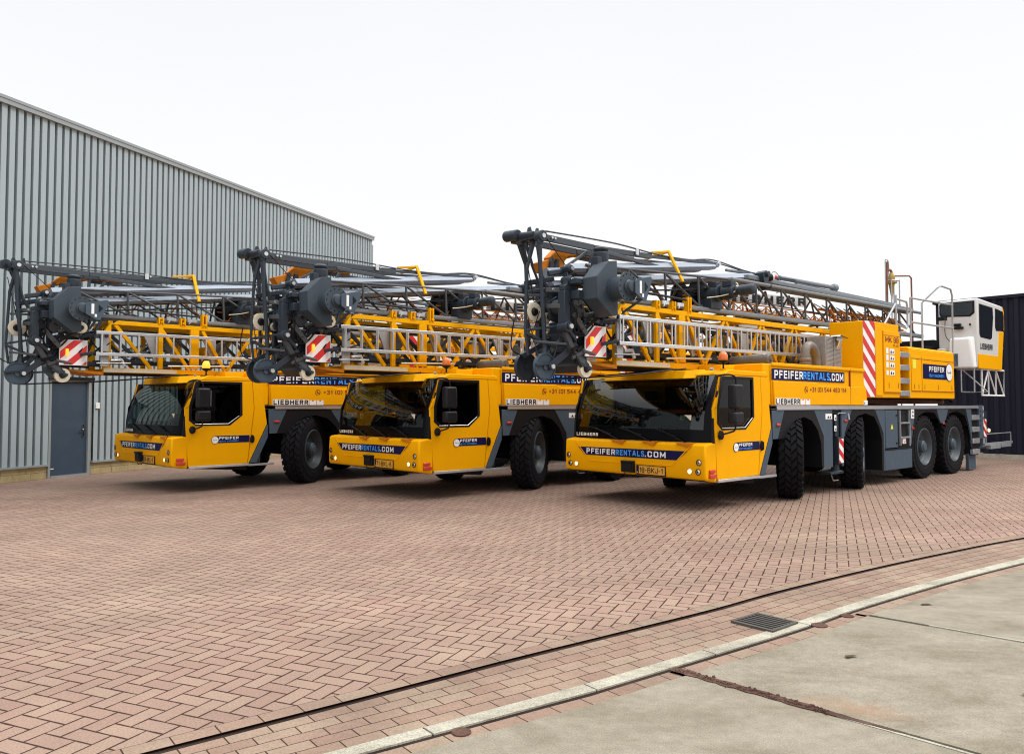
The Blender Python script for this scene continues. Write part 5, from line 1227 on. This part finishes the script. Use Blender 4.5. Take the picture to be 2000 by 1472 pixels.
    oh = q.build('jib_head', 'orange', root, bev=.015)
    q = MB(); q.bar((-1.85, 1.78, 3.98), (-1.92, 1.78, 3.72), .05, .07); q.bar((-1.72, 1.8, 3.98), (-1.78, 1.8, 3.72), .05, .06); q.build('head_ram', 'grey', oh)
    crane_nose(root)
    # hoist motor
    q = MB(); X0, Z0 = 1.62, 3.68
    q.lathe([(1.42, .10), (1.44, .30), (1.47, .30), (1.47, .20), (1.83, .20), (1.83, .30), (1.86, .30), (1.86, .1)], (X0 - .02, 0, Z0), n=28); q.build('hoist_drum', 'black', root)
    q = MB(); q.lathe([(.33, .001), (.33, .062), (.35, .092), (.38, .095), (.62, .095), (.64, .075), (.70, .075)], (X0 + .06, 0, Z0 + .01), n=24)
    q.lathe([(.70, .06), (.71, .115), (.95, .12), (.97, .10)], (X0 + .04, 0, Z0), n=24)
    for k in range(10): q.lathe([(.74 + k * .022, .118), (.745 + k * .022, .132), (.752 + k * .022, .118)], (X0 + .04, 0, Z0), n=20)
    q.lathe([(.97, .09), (.98, .15), (1.16, .16), (1.20, .18), (1.38, .17), (1.40, .1)], (X0, 0, Z0), n=24)
    q.box(X0 - .05, X0 + .12, .74, .92, Z0 + .10, Z0 + .20); q.box(X0 - .12, X0 + .10, 1.0, 1.18, Z0 + .1, Z0 + .2); q.box(X0 - .2, X0 + .15, 1.05, 1.3, Z0 - .28, Z0 - .1)
    hm = q.build('hoist_motor', 'grey', root, bev=.008)
    q = MB(); q.path([(X0 + .05, .70, Z0 + .16), (X0 + .02, .64, Z0 + .10), (X0 - .02, .7, Z0 - .02), (X0 - .15, .9, Z0 - .08), (X0 - .4, 1.0, Z0 - .12)], .009, 6, smooth=4); q.build('motor_cable', 'cream', hm)
    # hinge head with warning light and wire loop
    q = MB(); q.prism([(3.36, 4.28), (3.50, 4.34), (3.60, 4.26), (3.55, 4.1), (3.62, 3.98), (3.50, 3.94), (3.40, 4.08)], 1.15, 1.35); q.tube((3.5, 1.1, 4.26), (3.5, 1.4, 4.26), .06, 12); q.tube((3.58, 1.1, 4.02), (3.58, 1.4, 4.02), .04, 12)
    hd = q.build('hinge_head', 'grey', root, bev=.01)
    q = MB(); q.tube((3.66, 1.3, 4.21), (3.78, 1.22, 4.235), .072, 16); q.build('lamp_housing', 'black', hd)
    q = MB(); q.tube((3.785, 1.215, 4.237), (3.81, 1.2, 4.24), .074, 16); q.build('lamp_ring', 'white', hd)
    q = MB(); q.tube((3.815, 1.195, 4.242), (3.875, 1.155, 4.252), .055, 16, r2=.04); q.build('warning_lamp', 'redlens', hd)
    q = MB(); q.path([(3.98, 1.3, 4.08), (3.90, 1.3, 4.22), (3.94, 1.3, 4.34), (4.04, 1.3, 4.39), (4.18, 1.3, 4.35), (4.26, 1.3, 4.26), (4.32, 1.3, 4.12), (4.24, 1.3, 4.0), (4.1, 1.3, 3.96)], .007, 6, smooth=3); q.tube((4.14, 1.3, 4.25), (4.14, 1.3, 3.98), .008, 6); q.tube((4.14, 1.24, 4.25), (4.14, 1.36, 4.25), .03, 8); q.tube((4.02, 1.3, 4.25), (4.06, 1.3, 4.25), .025, 8)
    q.build('wind_sensor', 'panel', hd)
    # beacon on cab roof
    q = MB(); q.lathe([(2.24, .05), (2.25, .015), (2.31, .014), (2.33, .05), (2.355, .082), (2.375, .085)], (.36, .12, 0), 'z', 20); bc = q.build('beacon', 'black', root)
    q = MB(); q.lathe([(2.376, .070), (2.40, .074), (2.46, .070), (2.50, .050), (2.515, .03), (2.517, .001)], (.36, .12, 0), 'z', 20); q.build('beacon_dome', 'amber', bc)
mat('beam2', (0.045, 0.057, 0.070), 0.42, dirt=0.2, dcol=(0.04, 0.045, 0.05), dscale=4)

def crane_nose(root):
    # A-frame hangers
    q = MB()
    def arm(pts, rs):
        for (a, b, r1, r2) in zip(pts, pts[1:], rs, rs[1:]): q.tube(a, b, r1, 10, r2)
    arm([(-2.55, 1.30, 4.16), (-2.575, 1.30, 4.03), (-2.56, 1.30, 3.60), (-2.50, 1.30, 3.0), (-2.47, 1.30, 2.5), (-2.50, 1.28, 2.33)], [.07, .04, .03, .033, .036, .05])
    arm([(-2.55, 1.78, 4.22), (-2.52, 1.76, 4.08), (-2.42, 1.76, 3.8), (-2.40, 1.76, 3.2), (-2.38, 1.76, 2.6), (-2.40, 1.8, 2.4)], [.07, .06, .035, .028, .03, .04])
    arm([(-2.52, 1.5, 4.12), (-2.62, 1.52, 3.7), (-2.64, 1.53, 3.2), (-2.66, 1.52, 2.75), (-2.62, 1.50, 2.4)], [.045, .025, .025, .022, .02])
    arm([(-2.55, 1.36, 4.02), (-2.46, 1.38, 3.6), (-2.26, 1.34, 3.2), (-2.12, 1.30, 2.92)], [.035, .025, .028, .03])
    arm([(-2.58, 1.6, 4.1), (-2.44, 1.58, 3.72), (-2.30, 1.55, 3.4)], [.03, .02, .02])
    q.build('hanger_arms', 'grey', root)
    q = MB(); q.tube((-2.55, 1.24, 4.15), (-2.55, 1.36, 4.15), .085, 20); q.tube((-2.60, 1.40, 4.19), (-2.62, 1.98, 4.23), .05, 12); q.tube((-2.64, 1.70, 4.22), (-2.64, 1.98, 4.24), .085, 16)
    q.prism([(-2.62, 4.12), (-2.46, 4.12), (-2.38, 4.22), (-2.40, 4.33), (-2.43, 4.33), (-2.46, 4.26), (-2.50, 4.25), (-2.54, 4.27), (-2.56, 4.33), (-2.60, 4.31), (-2.62, 4.22)], 1.50, 1.54)
    q.box(-2.62, -2.44, 1.34, 1.9, 4.12, 4.2)
    q.build('nose_head', 'grey', root, bev=.01)
    # rope sheaves at the bottom
    for (x, y, z, r_) in ((-2.53, 1.245, 2.22, .20), (-2.36, 1.84, 2.25, .215)):
        q = MB(); q.lathe([(y - .035, r_), (y - .035, r_ * .93), (y - .015, r_ * .90), (y - .012, .05), (y - .04, .05), (y - .04, .001)], (x, 0, z), n=36, caps=False)
        q.lathe([(y - .035, r_), (y - .01, r_ * .96), (y + .01, r_ * .96), (y + .035, r_), (y + .035, .02)], (x, 0, z), n=36, caps=False)
        q.build('rope_sheave', 'panel' if y < 1.5 else 'grey', root)
    q = MB()
    for (x, y, z, r_) in ((-2.50, 1.52, 3.05, .145), (-1.70, .66, 3.05, .10), (-1.88, 1.05, 2.20, .13), (-2.28, 1.45, 2.98, .07)):
        q = MB(); q.lathe([(y - .03, r_ * .5), (y - .035, r_ * .9), (y - .03, r_), (y, r_ * .93), (y + .03, r_), (y + .03, .02)], (x, 0, z), n=28); sh = q.build('white_sheave', 'cream', root)
        q = MB(); q.lathe([(y - .07, .001), (y - .07, r_ * .3), (y - .03, r_ * .45)], (x, 0, z), n=16); q.build('sheave_hub', 'black', sh)
    # linkage bars between the sheaves and the mast foot
    q = MB()
    q.bar((-2.46, 1.22, 2.22), (-2.05, 1.05, 2.56), .05, .10); q.tube((-2.46, 1.16, 2.22), (-2.46, 1.3, 2.22), .05, 14)
    q.bar((-2.75, 1.20, 2.24), (-2.48, 1.20, 2.27), .04, .045); q.bar((-2.46, 1.3, 2.23), (-1.95, 1.05, 2.27), .035)
    q.bar((-2.66, 1.50, 2.76), (-2.18, 1.1, 2.86), .035); q.bar((-2.66, 1.50, 2.73), (-2.05, 1.15, 2.40), .04); q.bar((-2.64, 1.52, 2.72), (-2.0, 1.5, 2.45), .04)
    q.tube((-2.22, 1.15, 2.85), (-2.42, 1.2, 2.28), .012, 6); q.bar((-2.1, 1.1, 2.62), (-1.85, 1.0, 2.20), .06, .06); q.bar((-2.05, 1.05, 2.30), (-1.80, 1.0, 2.20), .07, .05)
    q.bar((-2.5, 1.75, 2.4), (-1.9, 1.6, 2.75), .05, .08)
    q.prism([(-2.05, 2.75), (-1.78, 2.75), (-1.72, 2.25), (-1.85, 2.15), (-2.0, 2.3)], 1.15, 1.85)
    q.build('linkage', 'grey', root, bev=.006)
    q = MB(); q.prism([(-2.40, 3.33), (-2.12, 3.33), (-2.12, 3.40), (-2.20, 3.42), (-2.22, 3.52), (-2.32, 3.52), (-2.34, 3.42), (-2.40, 3.40)], .97, 1.07)
    q.box(-2.40, -2.28, .96, 1.10, 2.85, 3.33); q.tube((-2.33, .93, 2.80), (-2.33, 1.12, 2.80), .085, 20); q.tube((-2.33, .91, 2.80), (-2.33, .93, 2.80), .05, 16); q.tube((-2.27, .94, 3.49), (-2.27, 1.12, 3.49), .06, 16)
    q.tube((-2.16, 1.05, 3.68), (-2.16, 1.25, 3.68), .06, 16); q.bar((-2.2, 1.1, 3.45), (-2.15, 1.15, 3.68), .08, .10); q.box(-2.28, -2.12, .80, .96, 3.20, 3.33); q.box(-2.3, -2.12, .80, .98, 3.42, 3.50)
    q.prism([(-2.33, 2.78), (-2.12, 2.74), (-2.12, 2.58)], .98, 1.12)
    q.build('hinge_column', 'grey', root, bev=.012)
    q = MB()
    for y in (1.15, 1.84):
        q.bar((-2.1, y, 3.55), (-1.2, y, 3.35), .07, .09); q.bar((-2.1, y, 2.45), (-1.2, y, 2.42), .07, .09); q.bar((-2.08, y, 2.42), (-2.08, y, 3.58), .08, .10); q.bar((-1.5, y, 2.42), (-1.5, y, 3.42), .06, .08)
        q.bar((-2.05, y, 2.5), (-1.5, y, 3.35), .05, .06); q.bar((-1.5, y, 2.5), (-1.2, y, 3.3), .05, .06)
    q.box(-1.95, -1.55, 1.25, 1.75, 2.62, 2.95); q.box(-2.06, -1.85, 1.2, 1.75, 3.1, 3.5); q.bar((-2.08, 1.15, 3.0), (-2.08, 1.84, 3.0), .08); q.bar((-2.08, 1.15, 2.5), (-2.08, 1.84, 2.5), .08); q.bar((-2.35, 1.4, 3.32), (-2.0, 1.4, 3.4), .05, .12)
    q.prism([(-2.38, 3.2), (-2.2, 3.3), (-2.1, 3.1), (-2.15, 2.88), (-2.36, 2.92)], 1.3, 1.34); q.prism([(-2.38, 3.2), (-2.2, 3.3), (-2.1, 3.1), (-2.15, 2.88), (-2.36, 2.92)], 1.62, 1.66)
    q.bar((-2.45, 1.25, 3.60), (-2.1, 1.2, 3.68), .06, .08); q.bar((-2.5, 1.7, 3.50), (-2.0, 1.6, 3.62), .08, .08); q.bar((-2.52, 1.6, 3.35), (-2.2, 1.5, 3.42), .09, .07)
    q.build('mast_head_frame', 'grey', root, bev=.015)
    q = MB(); q.path([(-2.3, .95, 3.16), (-2.2, .90, 3.0), (-2.22, .95, 2.8), (-2.1, .98, 2.68), (-1.95, .95, 2.72), (-1.85, .9, 2.85)], .016, 6, smooth=4)
    q.path([(-2.1, 1.0, 2.72), (-1.95, .92, 2.92), (-1.8, .9, 3.05)], .02, 6, smooth=4); q.build('hydraulic_hose', 'black', root); q = MB(); q.path([(-2.72, 1.7, 2.95), (-2.75, 1.72, 2.7), (-2.68, 1.8, 2.5), (-2.5, 1.8, 2.42)], .01, 6, smooth=4); q.build('hydraulic_hose', 'black', root); q = MB()
    q.path([(-2.06, 1.0, 2.70), (-1.8, .85, 2.96), (-1.62, .8, 3.02)], .025, 8, smooth=3); q.path([(-1.98, 1.02, 3.05), (-1.7, .95, 2.98), (-1.3, 1.0, 3.05)], .018, 6, smooth=3)
    rr = random.Random(4)
    for k in range(26):
        x = rr.uniform(-2.25, -1.35); z = rr.uniform(2.45, 3.15); y = rr.uniform(1.0, 1.1)
        q.bar((x, y, z), (x + rr.uniform(-.3, .35), y + rr.uniform(-.08, .04), z + rr.uniform(-.3, .3)), rr.uniform(.015, .045))
    q.build('hose_bundle', 'black', root)
    # pins, hoses and small castings around the head
    for (x, y, z, r_) in ((-2.33, .90, 2.80, .035), (-2.27, .93, 3.49, .03), (-2.16, 1.04, 3.68, .03), (-2.46, 1.15, 2.22, .035), (-2.06, 1.05, 2.42, .025), (-2.40, 1.2, 3.36, .022), (-2.05, 1.1, 3.38, .02), (-1.92, 1.0, 2.55, .022), (-2.12, 1.0, 2.66, .02)):
        q = MB(); q.tube((x, y, z), (x, y - .025, z), r_, 10); q.build('pin', 'alu', root)
    q = MB()
    for (a, b, w_) in (((-2.36, 1.05, 2.85), (-2.14, 1.05, 2.45), .07), ((-2.14, 1.05, 2.45), (-1.86, 1.02, 2.24), .06), ((-2.30, 1.1, 3.35), (-2.45, 1.3, 3.36), .05), ((-2.36, 1.0, 3.1), (-2.44, 1.3, 3.12), .05),
                    ((-2.30, 1.02, 2.55), (-2.62, 1.4, 2.60), .03), ((-2.2, 1.0, 2.35), (-1.85, 1.0, 2.50), .04), ((-2.44, 1.4, 2.3), (-2.1, 1.2, 2.75), .05), ((-2.6, 1.55, 3.3), (-2.3, 1.4, 3.3), .03), ((-2.62, 1.55, 3.0), (-2.3, 1.5, 2.9), .03),
                    ((-2.20, .98, 3.0), (-1.95, .95, 2.70), .06), ((-1.98, 1.0, 3.02), (-1.55, 1.0, 2.9), .05), ((-1.55, 1.02, 2.95), (-1.25, 1.02, 2.95), .06), ):
        q.bar(a, b, w_, w_ * 1.3)
    q.lathe([(1.0, .10), (1.03, .105), (1.10, .105), (1.12, .06)], (-2.02, 0, 3.06), n=18); q.lathe([(1.15, .11), (1.30, .11)], (-2.25, 0, 3.12), n=18)
    q.tube((-2.0, 1.0, 2.46), (-1.75, 1.0, 2.42), .045, 12); q.tube((-1.98, .98, 2.98), (-1.62, .86, 3.08), .035, 12)
    q.build('swing_link', 'lattice', root, bev=.008)
    q = MB()
    for (p0, p1) in (((-2.66, 1.52, 3.95), (-2.5, 1.5, 3.2)), ((-2.5, 1.38, 3.05), (-2.35, 1.84, 2.46)), ((-2.38, 1.52, 3.05), (-2.34, 1.25, 2.3)), ((-2.62, 1.5, 2.95), (-2.66, 1.245, 2.35)), ((-2.5, 1.3, 4.2), (-2.0, 1.3, 3.75))): q.tube(p0, p1, .007, 5)
    q.build('reeving_rope', 'black', root)
    # winch
    q = MB(); oc = [(-2.185, 3.50), (-1.95, 3.745), (-1.75, 3.775), (-1.73, 2.97), (-1.87, 2.955), (-2.175, 3.19)]
    q.prism(oc, .52, .54); 
    n_ = len(oc)
    vs = [(p[0], .54, p[1]) for p in oc] + [(p[0], .80, p[1]) for p in oc]
    q.add(vs, [(i, (i + 1) % n_, n_ + (i + 1) % n_, n_ + i) for i in (0, 3, 4, 5)] + [(n_ + 0, n_ + 1, n_ + 2, n_ + 3, n_ + 4, n_ + 5)])
    wc = q.build('winch_cover', 'wgrey', root, bev=.006)
    q = MB(); cx, cz = -1.80, 3.355
    q.lathe([(.54, .185), (.50, .185), (.50, .165), (.28, .165), (.28, .215), (.262, .215), (.262, .10), (.24, .10), (.23, .085), (.18, .08), (.175, .065), (.175, .001)], (cx, 0, cz), n=40)
    wd_ = q.build('winch_drum', 'wgrey', root)
    q = MB()
    for k in range(14):
        a = 2 * math.pi * k / 14; q.tube((cx + math.cos(a) * .185, .262, cz + math.sin(a) * .185), (cx + math.cos(a) * .185, .256, cz + math.sin(a) * .185), .010, 8)
    q.build('flange_bolts', 'black', wd_)
    q = MB()
    q.prism([(-1.78, 3.43), (-1.74, 3.46), (-1.43, 3.53), (-1.40, 3.50), (-1.45, 3.36), (-1.54, 3.16), (-1.60, 3.16), (-1.78, 3.26)], .150, .168)
    q.tube((-1.46, .17, 3.47), (-1.46, .3, 3.47), .02, 8); q.tube((-1.58, .17, 3.20), (-1.58, .3, 3.20), .02, 8); q.bar((-1.58, .2, 3.19), (-1.60, .55, 3.02), .03); q.bar((-1.46, .2, 3.47), (-1.55, .6, 3.5), .03)
    wb = q.build('winch_bracket', 'panel', root, bev=.003)
    q = MB(); q.prism([(-1.57, 3.43), (-1.50, 3.37), (-1.57, 3.29)], .143, .152); q.build('bracket_hole', 'black', wb, smooth=False)
    q = MB(); q.box(-1.69, -1.645, .143, .149, 3.26, 3.44); q.box(-1.635, -1.60, .143, .149, 3.21, 3.26); q.build('bracket_sticker', 'white', wb, smooth=False)
    q = MB(); q.lathe([(3.72, .10), (3.78, .115), (3.92, .115), (3.94, .09), (3.955, .115), (3.985, .12), (4.01, .08), (4.02, .001)], (-1.79, .80, 0), 'z', 20); q.box(-1.97, -1.87, .70, .84, 3.70, 3.84); q.build('winch_motor', 'grey', root, bev=.006)
    # striped marker board
    q = MB(); q.box(-1.955, -1.495, .965, .985, 2.385, 2.85); q.bar((-1.7, 1.0, 2.6), (-1.5, 1.1, 2.6), .04); bd = q.build('marker_board', 'white', root)
    q = MB()
    for p in stripes(.44, .445, .95, .145, .062): q.add([(-1.945 + a, .962, 2.395 + b) for a, b in p], [tuple(range(len(p)))])
    q.build('board_stripes', 'red', bd, smooth=False)
    q = MB(); q.box(-1.86, -1.815, .91, .96, 2.56, 2.68); ml = q.build('board_lamp', 'amberlit', bd, bev=.012)
    # ropes from the sheave back to the cab roof
    q = MB()
    q.path([(-2.66, 1.25, 2.08), (-2.5, 1.22, 2.03), (-2.0, 1.20, 2.06), (-1.0, 1.15, 2.12), (.2, 1.0, 2.26)], .013, 6, smooth=5); q.path([(-2.45, 1.24, 2.03), (-1.6, 1.05, 2.08), (-.6, .9, 2.17), (.3, .8, 2.27)], .010, 6, smooth=5)
    q.path([(-2.3, 1.8, 2.05), (-1.0, 1.6, 2.13), (.3, 1.4, 2.26)], .012, 6, smooth=5); q.build('hanging_rope', 'black', root)
mat('wgrey', (0.040, 0.058, 0.075), 0.45, spec=0.35, dirt=0.35, dcol=(0.065, 0.075, 0.082), dscale=6)

def make_crane():
    root = thing('mobile_crane', '', 'crane')
    crane_cab(root); crane_carrier(root); crane_platform(root); crane_boom(root)
    for x, st in ((2.61, 31), (5.1, 22), (8.27, 0), (10.1, 0)):
        for side in (-1, 1): make_wheel(root, x, side, st)
    return root
def kids(o): return [c for c in bpy.data.objects if c.parent == o]
def copy_tree(o, parent=None):
    c = o.copy(); COL.objects.link(c)
    if parent: c.parent = parent
    for k in kids(o): copy_tree(k, c)
    return c
def plate(root, txt):
    pl = [c for c in kids(root) if c.name.startswith('licence_plate')][0]
    m_ = MB(); text(m_, txt, (-.33, 1.265, .556), FRONT_U, (0, 0, 1), .47, .088, FRONT_N, .022, off=.13)
    m_.build('plate_lettering', 'black', pl, smooth=False)
def place(root, x, y, deg, label):
    root.location = (x, y, 0); root.rotation_euler = (0, 0, R(90 - deg)); root['label'] = label; root['group'] = 'yellow folded cranes parked side by side'
c3 = make_crane(); c2 = copy_tree(c3); c1 = copy_tree(c3)
place(c3, 3.198, 11.891, 48.65, 'yellow crane truck with licence plate 18-BKJ-1, nearest the dark hall, white cab visible')
place(c2, -1.358, 13.365, 46.3, 'middle yellow crane truck, licence plate 71-BKL-6, its head against the sky and warehouse')
place(c1, -6.101, 14.449, 44.14, 'yellow crane truck beside the warehouse door with its roof beacon lit')
for cc, dv_ in ((c2, -3), (c1, 2)):
    for k_ in kids(cc):
        if k_.name.startswith('wheel') and not k_.name.startswith('wheel_') and abs(k_.rotation_euler.z) > .1: k_.rotation_euler.z += R(dv_)
plate(c3, '18-BKJ-1'); plate(c2, '71-BKL-6'); plate(c1, '59-BKL-5')
for b in kids(c1):
    if b.name.startswith('beacon'):
        for d in kids(b): d.data = d.data.copy(); d.data.materials[0] = M['amberlit']

# =================================================================== cyclone behind crane 3
def cyclone():
    t = thing('pipe_tower', 'rusty pipe frame with brass coloured cone rising behind the nearest crane', 'dust cyclone', (11.12, 22.2, -0.2), R(20))
    q = MB(); 
    for (x, y) in ((-.13, -.10), (-.13, .10), (.17, -.10), (.17, .10)): q.tube((x, y, 0), (x, y, 5.52), .018, 8)
    for z in (1.2, 2.4, 3.6, 4.6, 5.50): q.path([(-.13, -.10, z), (.17, -.10, z), (.17, .10, z), (-.13, .10, z), (-.13, -.10, z)], .018, 6)
    q.build('frame', 'galv', t)
    q = MB(); q.lathe([(4.95, .02), (5.05, .028), (5.40, .085), (5.42, .15), (5.46, .15), (5.48, .085), (5.60, .10), (5.68, .07), (5.72, .05), (5.73, .001)], (-.02, 0, 0), 'z', 20); q.build('cone', 'brass', t)
    q = MB(); q.path([(-.20, 0, 0), (-.20, 0, 5.62), (-.17, 0, 5.76), (-.10, 0, 5.81), (-.03, 0, 5.78), (-.01, 0, 5.70)], .035, 10, smooth=4); q.build('feed_pipe', 'rust', t)
    q = MB(); q.path([(-.25, 0, 4.6), (-.25, 0, 5.98), (-.22, 0, 6.09), (-.16, 0, 6.09), (-.12, 0, 5.98), (-.12, 0, 5.6)], .016, 6, smooth=3); q.build('vent_pipe', 'galv', t)
    q = MB(); q.path([(.05, 0, 5.64), (.66, 0, 5.68), (.74, 0, 5.62), (.78, 0, 0)], .024, 8, smooth=0); q.build('outlet_pipe', 'rust', t)
cyclone()
